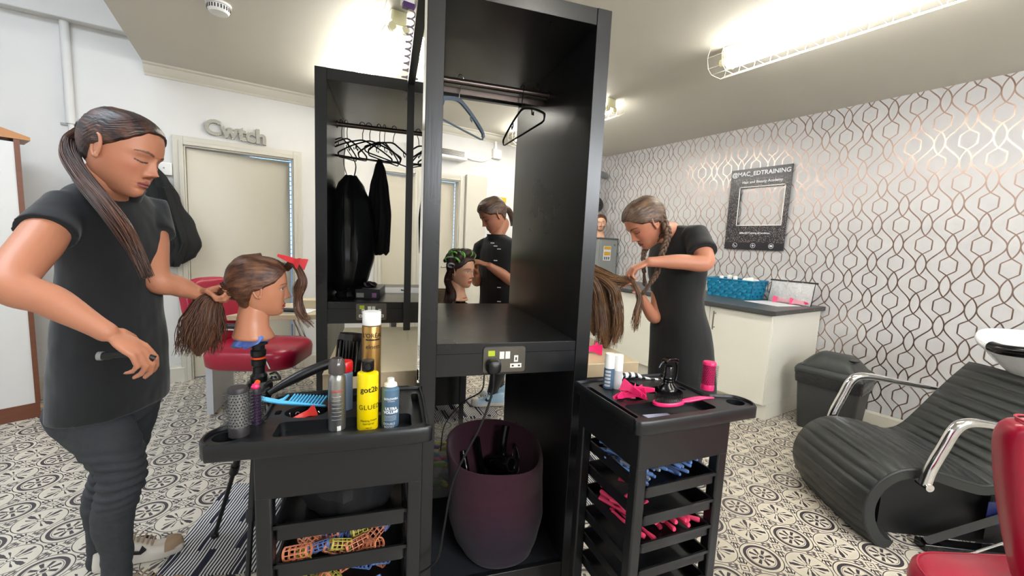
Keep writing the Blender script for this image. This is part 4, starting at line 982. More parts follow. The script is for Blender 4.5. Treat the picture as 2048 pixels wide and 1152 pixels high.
# black fabric bag inside trolley 1 and rollers
tag(drape('black_bag', T1 @ Matrix.Translation((W1/2, .155, 0)), [(.632, 0, 0, .10, .10, .3), (.70, 0, 0, .125, .125, 1), (.725, 0, 0, .115, .115, 1.4), (.738, 0, 0, .10, .10, 1.2), (.746, 0, 0, .075, .08, .9), (.750, 0, 0, .045, .05, .6), (.752, 0, 0, .012, .012, .2)], CLOTH, folds=5, amp=.03, seed=4), 'crumpled black fabric bag stuffed in the top drawer of the left trolley', 'bag')
RCOL = {'orange': hexc('e08a63'), 'blue': hexc('6f8fd0'), 'yellow': hexc('c9bb55')}
RM = {k: mat(k+'_roller_plastic', c, .45) for k, c in RCOL.items()}
def cage_roller(M, r, L, m_, label, grp, parts=None, lengthwise=9, hoops=5):
    t = thing('hair_roller', M.to_translation(), label, 'roller', grp)
    b = MB(M)
    for i in range(lengthwise):
        a = 2*pi*i/lengthwise; b.tube([(-L/2, r*cos(a), r*sin(a)), (L/2, r*cos(a), r*sin(a))], r*.10, 4)
    b.build('ribs', m_, t)
    h = MB(M)
    for k in range(hoops):
        x = -L/2+L*k/(hoops-1); w_ = .0022 if 0 < k < hoops-1 else .005
        h.rings([[(x+dx, rr*cos(2*pi*j/18), rr*sin(2*pi*j/18)) for j in range(18)] for dx, rr in ((-w_/2, r*1.06), (w_/2, r*1.06), (w_/2, r*.9), (-w_/2, r*.9))], closed=True)
    h.build('hoops', m_, t); return t
rr = random.Random(21)
pr = {}
cnt = {}
for dk, zt in ((1, .672-.094-.040), (2, .672-.188-.040)):
    for i in range(17):
        c = rr.choice(['orange', 'orange', 'blue', 'yellow', 'blue']); r = {'orange': .0155, 'blue': .0105, 'yellow': .0125}[c]; L = {'orange': .052, 'blue': .048, 'yellow': .046}[c]
        lay = i//7
        x = .075+.2*((i*.41) % 1.0); y = .04+(.06*lay if lay < 2 else .16)+rr.uniform(-.01, .02)
        M = T1 @ Matrix.Translation((x, y, zt+r+.004+(.016 if i % 3 == 0 else 0)+.002*lay)) @ Matrix.Rotation(rr.uniform(-1.2, 1.2), 4, 'Z') @ Matrix.Rotation(rr.uniform(-.45, .45), 4, 'Y')
        dn = ['', 'second', 'third'][dk]
        lab = '%s mesh roller in the %s drawer of the left trolley' % (c, dn); g = '%s rollers in the %s drawer of the left trolley' % (c, dn)
        if c in pr: pr[c] and dup(pr[c], M @ ROOTM[c].inverted(), lab, g)
        else:
            pr[c] = cage_roller(M, r, L, RM[c], lab, g)
            try: ROOTM[c] = M
            except NameError: ROOTM = {c: M}
# ------- trolley 2 contents
def spray2(px, py, r, h, caph, bodym, capm, label):
    p = atz(px, py, .872); M = frame(p, 0); t = thing('spray_bottle', p, label, 'bottle', 'pump bottles on the right trolley')
    MB(M).lathe([(0, 0), (r*.96, 0), (r, .004), (r, h), (0, h)], 28).build('bottle_body', bodym, t)
    MB(M).lathe([(0, h), (r*.98, h), (r*.94, h+caph-.003), (r*.9, h+caph), (0, h+caph)], 28).build('cap', capm, t)
    fa = facing(p)
    for k in range(5): band(t, M, r+.0003, .008+k*h*.17, .008+k*h*.17+.007, LGR, 'label_block', fa-.8, fa+.35, 8)
    return t
spray2(1216, 775, .0165, .066, .046, BLUC, WHT, 'slim blue bottle with a tall white cap on the right trolley')
spray2(1233, 776, .0155, .060, .050, LGR, WHT, 'slim pale grey bottle with a white cap, right of the blue one')
for i, (dx, dy, a, b, l) in enumerate([(.085, .185, .5, .1, 'pink sectioning clip at the left of the oval well on the right trolley'), (.115, .17, -.5, -.25, 'pink sectioning clip on top in the oval well, grips raised'), (.13, .18, 2.4, .15, 'pink sectioning clip at the right of the oval well on the right trolley'), (.105, .165, 1.5, .0, 'pink sectioning clip across the middle of the oval well')]):
    claw('sectioning_clip', T2 @ Matrix.Translation((dx-.02, dy-.02, .880+.007*i)) @ Matrix.Rotation(a, 4, 'Z') @ Matrix.Rotation(b, 4, 'Y') @ Matrix.Rotation(pi/2+.25*(i-1.5), 4, 'X'), PINK, l, 'pink clips in the oval well', s=.70)
# paddle brush
t = thing('paddle_brush', T2 @ V((.2, .09, .87)), 'pink paddle brush with a black bristle pad on the right trolley', 'brush')
Mp = T2 @ Matrix.Translation((.125, .085, .876)) @ Matrix.Rotation(radians(-12), 4, 'Z') @ Matrix.Rotation(radians(-3), 4, 'Y')
pad = arc_poly(.035, 0, .048, .026, 28)
MB(Mp).rings([[(.035+(x-.035)*k, y*k, z) for x, y in pad] for k, z in ((.8, -.004), (1, .0), (1, .006), (.93, .009))]).build('paddle', PINK, t)
MB(Mp).tube(bez([(.078, 0, .003), (.10, .001, .004), (.14, .0, .008), (.18, 0, .006)], 16), [.007, .0075, .008, .0085, .009, .0095, .0095, .0095, .009, .009, .008, .007, .006, .005, .004, .003, .002][:len(bez([(.078, 0, .003), (.10, .001, .004), (.14, .0, .008), (.18, 0, .006)], 16))], 12, flat=.7).build('handle', PINK, t)
MB(Mp).rings([[(.035+(x-.035)*k, y*k, z) for x, y in pad] for k, z in ((.86, .008), (.86, .010), (.6, .014), (.2, .015))]).build('cushion', BLK, t)
sp = MB(Mp)
for i in range(15):
    for j in range(7):
        x, y = -.004+i*.0056, -.018+j*.006
        if ((x-.035)/.041)**2+(y/.022)**2 < 1: sp.cyl((x, y, .011), (x+.001*(i-7)*.3, y, .030), .0007, .0005, 4)
tag(sp.build('bristles', BLK, t), kind='stuff')
t = thing('fine_comb', T2 @ V((.09, .05, .85)), 'pale lilac fine-tooth comb in the front well of the right trolley', 'comb')
Mf = T2 @ Matrix.Translation((.06, .035, .850)) @ Matrix.Rotation(.14, 4, 'Z') @ Matrix.Rotation(.12, 4, 'Y')
PCB = mat('pale_lilac_plastic', hexc('b9bed6'), .35)
MB(Mf).box(0, .12, 0, .010, .008, .011).build('comb_back', PCB, t, bevel=.0008)
m = MB(Mf); [m.box(.002+i*.0026, .0034+i*.0026, .010, .030, .0085, .0105) for i in range(45)]; tag(m.build('teeth', PCB, t), kind='stuff')
# black water spray
t = thing('water_spray', T2 @ V((.285, .205, .842)), 'glossy black ribbed water spray bottle in the round well of the right trolley', 'bottle')
Mw = T2 @ Matrix.Translation((.268, .20, .842))
MB(Mw).lathe([(0, 0), (.028, 0), (.034, .006), (.0345, .022), (.031, .034), (.020, .044), (.0165, .050), (.0175, .054), (.0155, .058), (.017, .064), (.0145, .069), (.0155, .078), (.0135, .083), (.0135, .098), (.011, .102), (0, .102)], 32).build('bottle_body', BLKG, t)
Mt2 = Mw @ Matrix.Translation((0, 0, .098)) @ Matrix.Rotation(radians(12), 4, 'Z')
MB(Mt2).rings([[(x, y*.011, z+q*.5) for y, q in ((-1, -.012), (1, -.012), (1, .012), (-1, .012))] for x, z in ((-.03, .022), (-.012, .026), (.02, .024), (.034, .018))]).build('spray_head', BLKG, t, bevel=.002)
MB(Mt2).tube(bez([(-.028, 0, .023), (-.045, 0, .018), (-.055, 0, .006)], 8), .003, 6).build('nozzle', BLK, t)
MB(Mt2).tube(bez([(.028, 0, .018), (.040, 0, .0), (.042, 0, -.03), (.036, 0, -.05)], 12), .005, 8, flat=.5).build('trigger', BLK, t)
q = atz(1414, 778, .872)
round_brush(frame((q.x, q.y, .872), .2), .0195, .092, mat('magenta_barrel', hexc('c4155a'), .4), PINK, 'magenta round brush standing at the back right of the right trolley')
# zebra handled item
def zebra():
    m, nt, b = new_mat('zebra_print'); nz = noise_tex(nt, 12); X, Y, Z = coords('Object')
    k = ((X*260+N(nz)*9).sin()).gt(.1); nt.links.new(mixc(nt, k, hexc('e8e8ea'), hexc('151518')), b.inputs['Base Color']); b.inputs['Roughness'].default_value = .4; return m
zp = bez([T2 @ V((.13, .30, .873)), T2 @ V((.17, .305, .885)), T2 @ V((.215, .30, .886)), T2 @ V((.245, .285, .878)), T2 @ V((.30, .27, .872))], 24)
t = thing('zebra_brush', zp[0], 'zebra-striped curved brush handle lying along the back of the right trolley', 'brush')
MB().tube(zp, [.004+.006*sin(pi*min(1, i/len(zp)+.25)) for i in range(len(zp))], 12).build('handle', zebra(), t)
MB().tube(bez([zp[-1], zp[-1]+V((.03, -.01, -.001))], 4), .008, 10).build('handle_tip', BLK, t)
# perm rods in the drawers of trolley 2
RODB = mat('blue_rod_plastic', hexc('6f93cf'), .4); RODG = mat('grey_rod_plastic', hexc('8f979c'), .45); RODP = mat('pink_foam', hexc('e63d66'), .7)
def rod(M, L, r, m_, name, label, grp, band_=True):
    t = thing(name, M.to_translation(), label, 'roller', grp)
    MB(M).tube([(-L/2, 0, 0), (-L/2+.004, 0, 0), (-L*.2, 0, 0), (L*.2, 0, 0), (L/2-.004, 0, 0), (L/2, 0, 0)], [r*.8, r*1.1, r*.75, r*.75, r*1.1, r*.8], 8).build('rod_body', m_, t)
    if band_: MB(M).tube(bez([(-L/2, 0, r), (0, 0, r*1.9), (L/2, 0, r)], 8), .0008, 4).build('elastic', mat('elastic_tan', hexc('8d8470'), .6) if 'elastic_tan' not in bpy.data.materials else bpy.data.materials['elastic_tan'], t)
    return t
prb = {}
def scatter(key, n, zt, m_, L, r, label, grp, seed, band_, dn):
    rr = random.Random(seed)
    for i in range(n):
        x = .06+.20*rr.random(); y = .075+.15*rr.random(); lay = i % 6
        M = T2 @ Matrix.Translation((x, y, zt+r+.003+lay*r*1.5)) @ Matrix.Rotation(rr.uniform(1.25, 2.3) if rr.random() < .85 else rr.uniform(.3, 1.2), 4, 'Z') @ Matrix.Rotation(rr.uniform(-.15, .15), 4, 'Y')
        if key in prb: dup(prb[key][0], M @ prb[key][1].inverted(), label, grp)
        else: prb[key] = (rod(M, L, r, m_, 'perm_rod', label, grp, band_), M)
scatter('b', 84, .655, RODB, .082, .0052, 'pale blue perm rod in the top drawer of the right trolley', 'blue rods in the top drawer', 3, True, '')
scatter('g', 26, .668, RODG, .082, .0048, 'grey perm rod in the top drawer of the right trolley', 'grey rods in the top drawer', 8, True, '')
scatter('p', 66, .493, RODP, .115, .0072, 'pink foam bendy roller in the third drawer of the right trolley', 'pink rollers in the third drawer', 5, False, '')
# ---------------------------------------------------------------- black bin
t = thing('swing_bin', (3.70, 1.22, 0), 'dark grey swing-top bin with a black liner between the cabinet and the wash chair', 'bin')
BINM = mat('dark_grey_bin', hexc('3b3d3d'), .5, c2=hexc('353737'), ns=6)
Mn = frame((3.72, 1.235, 0), radians(4))
def brr(hx, hy, z, r=.03): return [(x, y, z) for x, y in rrect(-hx, hx, -hy, hy, r, 5)]
MB(Mn).rings([brr(.125, .165, 0), brr(.13, .17, .01), brr(.155, .20, .43)]).build('bin_body', BINM, t)
lin = MB(Mn); R = []
for k in range(6):
    z = .36+.02*k; R.append([(x*(1+.012*sin(9*i+k)), y*(1+.012*sin(7*i+2*k)), z+.006*sin(i*2.1)) for i, (x, y, _) in enumerate(brr(.160+.002*k, .205+.002*k, z))])
lin.rings(R).build('liner', mat('bin_liner', hexc('2a2a2c'), .18, bmp=.9, bs=30, bd=.01), t, sharp=80)
MB(Mn).rings([brr(.168, .213, .44), brr(.172, .217, .455), brr(.165, .21, .475), brr(.155, .20, .49)]).build('lid_rim', BINM, t)
R = []
for i in range(15):
    y = -.19+.38*i/14; k = sin(pi*(i+.6)/15.2); h = .485+.115*min(1, k*1.35)
    R.append([(-.15, y, .48), (-.15, y, .485+.3*(h-.485)), (-.11, y, h-.02), (-.05, y, h), (.05, y, h), (.11, y, h-.02), (.15, y, .485+.3*(h-.485)), (.15, y, .48)])
MB(Mn).rings(R).build('swing_lid', BINM, t, sharp=60)
MB(Mn @ Matrix.Translation((-.06, -.12, .585))).ell((0, 0, 0), .035, .035, .008).build('push_dimple', BINM, t)
# ---------------------------------------------------------------- reclining wash chair
LO = V((2.39, .58, 0)); lw = V((.62, .78, 0)).normalized(); ll = V((lw.y, -lw.x, 0))
ML = basis(LO, ll, lw, V((0, 0, 1)))
LEA = mat('black_leatherette', hexc('2b2d2c'), .42, c2=hexc('252726'), ns=5, bmp=.3, bs=220, bd=.0008)
t = thing('wash_chair', LO+lw*.28+ll*.5, 'black ribbed reclining wash chair with chrome arms at right', 'chair')
prof = bez([(.09, 0, -.0), (.035, 0, .03), (-.015, 0, .12), (-.02, 0, .22), (.03, 0, .32), (.12, 0, .375), (.24, 0, .375), (.36, 0, .345), (.45, 0, .335), (.53, 0, .375), (.61, 0, .475), (.68, 0, .575), (.755, 0, .675), (.83, 0, .765)], 390)
nrm = []
for i in range(len(prof)):
    d = prof[min(i+1, len(prof)-1)]-prof[max(i-1, 0)]; d.normalize(); nrm.append(V((-d.z, 0, d.x)))
ln = 0; cum = [0]
for a, b in zip(prof, prof[1:]): ln += (b-a).length; cum.append(ln)
Wl = .57; th = .062; rib = .052
def rows_(side):
    R = []
    for p, n, c in zip(prof, nrm, cum):
        ph = (c % rib)/rib; k = .011*(1-abs(2*ph-1)**3) if side > 0 else 0
        row = []
        for j in range(9):
            u = j/8; e = 1-(abs(2*u-1))**8
            off = (th*.5*max(e, .6)+k*e) if side > 0 else -th*.9*max(e, .6)
            row.append(p+V((0, u*Wl, 0))+n*off)
        R.append(row)
    return R
Rt, Rb = rows_(1), rows_(-1)
MB(ML).rings([a+b[::-1] for a, b in zip(Rt, Rb)]).build('ribbed_seat', LEA, t, sharp=60)
for y in (.004, Wl-.004): MB(ML).tube([V((p.x, y, p.z))+n*.010 for p, n in zip(prof[::5], nrm[::5])], .008, 8).build('side_welt', LEA, t)
for y0, nm in ((-.035, 'near'), (Wl+.035, 'far')):
    ap = bez([(.165, y0, .34), (.18, y0, .42), (.215, y0, .52), (.245, y0, .60), (.285, y0, .635), (.36, y0, .64), (.50, y0, .622), (.72, y0, .595)], 56)
    MB(ML).tube(ap, [.023]*(len(ap)//2)+[.023-.010*(i/(len(ap)-len(ap)//2)) for i in range(len(ap)-len(ap)//2)], 14).build('arm', CHR, t)
    MB(ML).cyl((.165, y0-.028, .34), (.165, y0+.03, .34), .017, n=16).build('arm_mount', CHR, t)
BASEM = mat('matt_black_metal', hexc('111113'), .45)
MB(ML).box(.12, .80, .12, .15, .0, .30).build('base_side', BASEM, t); MB(ML).box(.12, .80, .42, .45, .0, .30).build('base_side', BASEM, t); MB(ML).box(.12, .15, .15, .42, .0, .26).build('base_front', BASEM, t)
MB(ML).tube([(.26, .03, .03), (.72, .03, .27)], .022, 4).build('brace', BLKG, t)
MB(ML).tube([(.42, -.0, .012), (.80, .02, .20)], .006, 8).build('rod', CHR, t)
MB(ML).box(.24, .9, .0, .06, .0, .035).build('foot_beam', BLKG, t, bevel=.004)
MB(ML).box(.55, .85, .08, .085, .04, .26).build('side_plate', BASEM, t)
lbp = atp(1997, 1028, lw, lw.dot(LO)+.05)
bl = MB(basis(lbp, ll, V((0, 0, 1)), -lw)).prism(rrect(-.05, .05, -.055, .055, .004), 0, .002).build('maker_label', mat('navy_label', hexc('1c2350'), .4), t, smooth=False)
v, f = text_mesh('REM', .045, .0004, 'CENTER', 2, .0008); MB(basis(lbp-lw*.003+ll*.0, V((0, 0, -1)), ll, -lw)).add(v, f).build('lettering', LET, bl, smooth=False)
# basin
t = thing('wash_basin', ML @ V((1.3, .3, .75)), 'white ceramic hair-wash basin with a black neck rest at the right edge', 'basin')
CER = mat('white_ceramic', hexc('eceeef'), .12, coat=.5)
bc = at(2070, 700, 1.95); qb = LO+ll*.98+lw*.31; Mbz = basis(V((qb.x, qb.y, .955)), ll, lw, V((0, 0, 1)))
R = []
shape = lambda s_, k, z: [(.285*s_*cos(a), .275*s_*sin(a), z-.055*max(0, -cos(a))**3*min(1, s_)) for a in [2*pi*j/40 for j in range(40)]]
MB(Mbz).rings([shape(.30, 0, -.20), shape(.55, 0, -.17), shape(.8, 0, -.09), shape(.95, 0, -.035), shape(1.03, 0, -.012), shape(1.05, 0, .008), shape(1.03, 0, .016), shape(.98, 0, .006), shape(.86, 0, -.03), shape(.72, 0, -.10), shape(.45, 0, -.15), shape(.1, 0, -.16)]).build('bowl', CER, t, sharp=80)
MB(Mbz).tube(bez([(-.12, -.265, .005), (-.20, -.205, -.012), (-.262, -.12, -.035), (-.29, -.03, -.045), (-.286, .03, -.043)], 20), .027, 12).build('neck_rest', BLKG, t)
MB(Mbz).tube([(.02, 0, -.16), (.05, 0, -.5), (.05, 0, -.953)], [.06, .07, .10], 20).build('pedestal', CER, t)
# ---------------------------------------------------------------- red chair at the right edge
t = thing('salon_chair', at(2040, 1140, 1.1), 'red vinyl salon chair at the right edge, in front of the wash chair', 'chair')
Mr = basis(at(2110, 990, 1.0), (_r*.92+_f*.39).normalized(), (_f*.92-_r*.39).normalized(), V((0, 0, 1)))
o_ = at(2086, 985, 1.0)
ex = V((_r.x, _r.y, 0)).normalized(); ey = V((_f.x, _f.y, 0)).normalized()
a_ = radians(-28); bx = ex*cos(a_)+ey*sin(a_); by = -ex*sin(a_)+ey*cos(a_)
Mr = basis(V((o_.x, o_.y, .0)), bx, by, V((0, 0, 1)))
R = []
for i in range(17):
    k = i/16; z = .50+.46*k; hw_ = .20*(1-.55*(1-k)**1.3)*(1 if k < .9 else 1-(k-.9)*1.2); e = (1-abs(2*k-1)**6)
    R.append([(.09+x, y-.05*k*k+.02, z) for x, y in rrect(-hw_, hw_, -.045-.006*e, .045+.006*e, .035, 6)])
MB(Mr).rings(R).build('backrest', RED, t, sub=1)
MB(Mr).tube([(.09+x, y+.018-.045*.98, .955) for x, y in rrect(-.165, .165, -.043, .043, .035, 6)], .003, 5, closed=True).build('piping', RED, t)
so = atz(2112, 1232, .485); Ms = basis(V((so.x, so.y, .40)), ex, ey, V((0, 0, 1)))
def srr(s_, z): return [(x*s_, y*s_, z) for x, y in rrect(-.24, .24, -.19, .19, .12, 8)]
MB(Ms).rings([srr(.92, 0), srr(1.0, .02), srr(1.02, .06), srr(1.0, .09), srr(.9, .105), srr(.5, .112)]).build('seat', RED, t, sharp=80)
MB(Ms).tube([(x, y, z) for x, y, z in srr(.955, .098)], .003, 6, closed=True).build('seat_piping', RED, t)
MB(Ms).cyl((0, 0, -.40+.03), (0, 0, 0), .04, n=20).build('column', CHR, t); MB(Ms).lathe([(0, -.40), (.28, -.40), (.28, -.39), (.05, -.365), (0, -.36)], 36).build('base_disc', CHR, t)
MB().tube([Mr @ V((.09, -.0, .55)), Mr @ V((.06, -.1, .43)), V((so.x, so.y, .40))], .018, 10).build('back_bracket', CHR, t)
# ---------------------------------------------------------------- rear red chair, table, papers
t = thing('salon_chair', (-.0, 3.1, 0), 'red vinyl salon chair behind the training head at left, beside the desk', 'chair')
c0 = at(523, 692, 2.72); Mc = frame((c0.x, c0.y, 0), radians(-28))
def sr2(s_, z, hx=.27, hy=.235, r=.13): return [(x*s_, y*s_, z) for x, y in rrect(-hx, hx, -hy, hy, r, 8)]
MB(Mc).rings([sr2(.93, .46), sr2(1, .475), sr2(1.02, .54), sr2(1.0, .565), sr2(.92, .585), sr2(.5, .60)]).build('seat', RED, t, sharp=80)
R = []
for i in range(17):
    k = i/16; z = .56+.44*k; hw_ = .215*(.62+.38*sin(min(1, k*1.8)*pi/2))*(1 if k < .75 else sqrt(max(.12, 1-((k-.75)/.262)**2)))
    R.append([(-.31-.08*k+x, y, z) for y, x in rrect(-hw_, hw_, -.035, .035, .03, 5)])
MB(Mc @ Matrix.Rotation(radians(-14), 4, 'Z')).rings(R).build('backrest', RED, t, sub=1)
MB(Mc).tube([(-.30, 0, .62), (-.31, 0, .50), (-.24, 0, .44), (0, 0, .44)], .02, 10).build('back_bracket', STEEL, t)
for s_ in (-1, 1):
    MB(Mc).tube(bez([(-.32, s_*.27, .70), (-.22, s_*.29, .74), (-.0, s_*.29, .74), (.12, s_*.29, .735)], 16), .013, 10).build('arm', CHR, t)
    MB(Mc).box(-.20, .12, s_*.29-.025, s_*.29+.025, .742, .768).build('arm_pad', BLK, t, bevel=.008)
    for dx in (0, .03): MB(Mc).tube([(.06+dx, s_*.29, .74), (.16+dx, s_*.28, .50)], .006, 8).build('arm_strut', CHR, t)
MB(Mc).cyl((0, 0, .03), (0, 0, .46), .035, n=18).build('column', CHR, t); MB(Mc).lathe([(0, 0), (.27, 0), (.27, .01), (.06, .04), (0, .045)], 32).build('base_disc', CHR, t)
dq = atz(590, 634, .72)
t = thing('desk', (.6, 3.5, 0), 'cream topped desk behind the rear red chair, with papers on it', 'desk')
Md = frame((dq.x, dq.y, 0), radians(-14))
MB(Md).box(-.62, .75, -.0, .55, .70, .735).build('desk_top', LEDG, t, bevel=.002)
for x in (-.55, .68):
    MB(Md).box(x-.02, x+.02, .06, .5, .02, .70).build('desk_leg', LGR, t)
tag(MB(frame((dq.x+.02, dq.y+.15, .736), radians(-30))).box(-.15, .12, -.08, .1, 0, .004).build('paper_sheets', PAP, smooth=False), 'white papers spread on the cream desk behind the training head', 'paper')
tag(MB(frame((dq.x+.17, dq.y+.26, .736), radians(-14))).box(-.10, .10, -.06, .06, 0, .07).build('cream_box', LEDG, bevel=.003), 'plain cream box standing on the desk next to the rear black unit', 'box')
# ---------------------------------------------------------------- cabinet at the far left, post legs
PINE = mat('varnished_pine', hexc('b98149'), .4, c2=hexc('a56c38'), ns=6, stretch=(1, 1, 8)); BRN = mat('brown_wood', hexc('7a4a33'), .45, c2=hexc('643a28'), ns=8, stretch=(1, 1, 6))
lc0, lc1 = atz(-60, 862, 0), atz(82, 832, 0)
ld = (lc1-lc0).normalized(); lb = V((-ld.y, ld.x, 0)); Mk = basis(lc1, -ld, lb, V((0, 0, 1)))
zt = atp(80, 285, lb, lb.dot(lc1)).z
t = thing('reception_cabinet', Mk @ V((.4, .1, 0)), 'white-backed cabinet with a sloping brown wooden top at the far left', 'cabinet')
MB(Mk).box(.02, 1.2, 0, .22, .10, zt-.02).build('white_panel', PAINT, t)
MB(Mk).box(-.005, .02, -.004, .22, .10, zt).build('edge_strip', BRN, t)
MB(Mk).box(-.0, 1.2, -.005, .2, 0, .10).build('plinth', BRN, t)
MB(Mk).add([(-.05, -.01, zt), (-.05, .27, zt), (.12, .27, zt), (.12, -.01, zt), (-.05, -.01, zt+.02), (-.05, .27, zt+.02), (.12, .27, zt+.075), (.12, -.01, zt+.075)], [(0, 1, 2, 3), (4, 5, 6, 7), (0, 4, 5, 1), (3, 2, 6, 7), (0, 3, 7, 4), (1, 2, 6, 5)]).build('sloping_end', PINE, t)
MB(Mk).box(.12, 1.2, .0, .27, zt+.055, zt+.075).build('top_board', BRN, t); MB(Mk).box(.12, 1.2, -.01, .27, zt-.01, zt+.012).build('lower_board', BRN, t); MB(Mk).box(.12, 1.2, .2, .26, zt+.012, zt+.055).build('shelf_back', mat('dark_mahogany', hexc('3d1a20'), .4), t)
pp = atz(115, 858, 0)
t = thing('pine_stool', (pp.x, pp.y, 0), 'pine legged stool beside the far left cabinet, only its feet visible behind the tunic', 'stool')
Mz = frame((pp.x, pp.y, 0), radians(-20))
for x, y in ((-.028, 0), (.028, .02), (-.028, .2), (.028, .22)): MB(Mz).box(x-.022, x+.022, y-.022, y+.022, 0, .15).build('leg', PINE, t, bevel=.002)
MB(Mz).box(-.055, .055, -.03, .25, .15, .17).build('seat', PINE, t, bevel=.004)
# coat on hooks
t = thing('hanging_coat', atp(325, 450, (0, 1, 0), YD-.08), 'black padded coats hanging on the wall between the woman at left and the cream door', 'coat')
drape('coat_body', frame((-.62, YD-.12, 0), 0), rows_interp([(1.80, -.03, .04, .02, .03, .3), (1.70, -.01, .03, .07, .06, 1), (1.55, .02, .02, .12, .085, 1), (1.35, .055, .02, .17, .09, 1.3), (1.18, .075, .02, .19, .09, 1.5), (1.08, .06, .02, .165, .08, 1.5), (1.02, .04, .02, .10, .06, 1)]), CLOTH, parent=t, folds=7, amp=.02, seed=8)
drape('sleeve', frame((-.50, YD-.16, 0), 0), rows_interp([(1.62, -.06, .0, .05, .05, 1), (1.4, -.02, .0, .06, .05, 1), (1.2, .02, 0, .065, .05, 1.5), (1.05, -.02, 0, .045, .04, 1), (1.0, -.03, 0, .03, .03, 1)]), CLOTH, parent=t, folds=5, amp=.02, seed=5)
MB().tube([(-.66, YD, 1.80), (-.66, YD-.06, 1.79), (-.66, YD-.08, 1.83)], .006, 8).build('hook', STEEL, t)
# ---------------------------------------------------------------- striped rug
def rug():
    m, nt, b = new_mat('striped_weave'); X, Y, Z = coords('Object'); nz = noise_tex(nt, 3)
    x = X+N(nz)*.01; blk = (Y*(1/.17)); jx = N.m('FLOOR', blk)*.37
    fine = (x*(2*pi/.0125)).sin().gt(.0); wide = ((x*(1/.135)+jx).frac()).gt(.76)*((x*(2*pi/.03)).sin().gt(-.55))
    nt.links.new(mixc(nt, fine*(1-wide)+wide, hexc('dcdad6'), hexc('1d1f33')), b.inputs['Base Color']); b.inputs['Roughness'].default_value = .9
    bump(nt, b, fine, .4, .002); return m
RUGM = rug()
def rugmesh(name, M, w_, d_, label, seed):
    nx, ny = 26, 18; rnd_ = random.Random(seed); vs = []
    for j in range(ny+1):
        for i in range(nx+1):
            x, y = (i/nx-.5)*w_, (j/ny-.5)*d_; vs.append((x+.012*sin(y*7+x*4), y, .005+.003*sin(x*31+y*9)+.002*sin(y*37)))
    n = len(vs); vs += [(x, y, max(z-.005, .0)) for x, y, z in vs]
    fs = [(j*(nx+1)+i, j*(nx+1)+i+1, (j+1)*(nx+1)+i+1, (j+1)*(nx+1)+i) for j in range(ny) for i in range(nx)]
    edge = [i for i in range(nx+1)]+[(j)*(nx+1)+nx for j in range(1, ny+1)]+[ny*(nx+1)+i for i in range(nx-1, -1, -1)]+[j*(nx+1) for j in range(ny-1, 0, -1)]
    fs += [(a, b, n+b, n+a) for a, b in zip(edge, edge[1:]+edge[:1])]+[(a+n, b+n, c+n, d+n) for a, b, c, d in fs]
    o = MB().add(vs, fs).build(name, RUGM, smooth=True); o.matrix_world = M @ Matrix.Translation((0, 0, 0)); tag(o, label, 'rug', 'striped rugs')
    return o
r0 = atz(395, 1045, 0); rugmesh('striped_rug', frame((r0.x+.44, r0.y-.20, .001), radians(-22)), .95, .62, 'navy and white striped rug under the left trolley and tripod', 1)
rugmesh('striped_rug', frame((1.75, 1.62, .001), radians(-16)), .8, .55, 'navy and white striped rug glimpsed behind the right trolley', 2)
rugmesh('striped_rug', frame((1.33, 2.82, .001), radians(-10)), .55, .4, 'striped rug under the feet of the woman seen through the centre unit', 3)
# black trolley seen low through the centre unit
t = thing('low_trolley', AB(.38, 3.1, 0), 'black boxy trolley on castors seen low through the centre unit', 'trolley', None, -T)
Mlow = MT @ Matrix.Translation((.275, 2.95, 0))
MB(Mlow).box(0, .30, 0, .3, .09, .62).build('trolley_body', TRB, t, bevel=.006); MB(Mlow).box(-.01, .31, -.01, .31, .62, .65).build('top_rim', TRB, t, bevel=.004)
MB(Mlow).box(.02, .28, -.004, 0, .50, .515).build('drawer_edge', LGR, t)
for x, y in ((.03, .03), (.27, .03), (.03, .27), (.27, .27)): MB(Mlow).tube([(x-.01, y, .03), (x+.01, y, .03)], .03, 16).build('castor', BLK, t); MB(Mlow).box(x-.012, x+.012, y-.012, y+.012, .03, .095).build('castor_fork', BLK, t)
# ---------------------------------------------------------------- heads, bodies, hair
ZT = [(.115, .002, .002, .002), (.112, .022, .026, .030), (.104, .042, .050, .058), (.09, .057, .069, .076), (.07, .067, .083, .091), (.045, .0735, .0905, .099), (.02, .0755, .0925, .100), (0, .0745, .0880, .095), (-.02, .0715, .0875, .085), (-.04, .067, .0870, .070), (-.055, .062, .0865, .058), (-.07, .0555, .0855, .05), (-.085, .047, .0835, .045), (-.098, .036, .080, .042), (-.108, .025, .072, .038), (-.114, .012, .060, .03), (-.116, .002, .03, .02)]
def head_pt(z, a, k=0):
    w_, yf, yb = cubic_tab(ZT, z)
    c = cos(a); s_ = sin(a)
    x = w_*(abs(s_)**.92)*(1 if s_ > 0 else -1); y = (yf if c > 0 else yb)*(abs(c)**.95)*(1 if c > 0 else -1)
    return V((x, y-.004, z))
def G(d, s): return exp(-(d/s)**2)
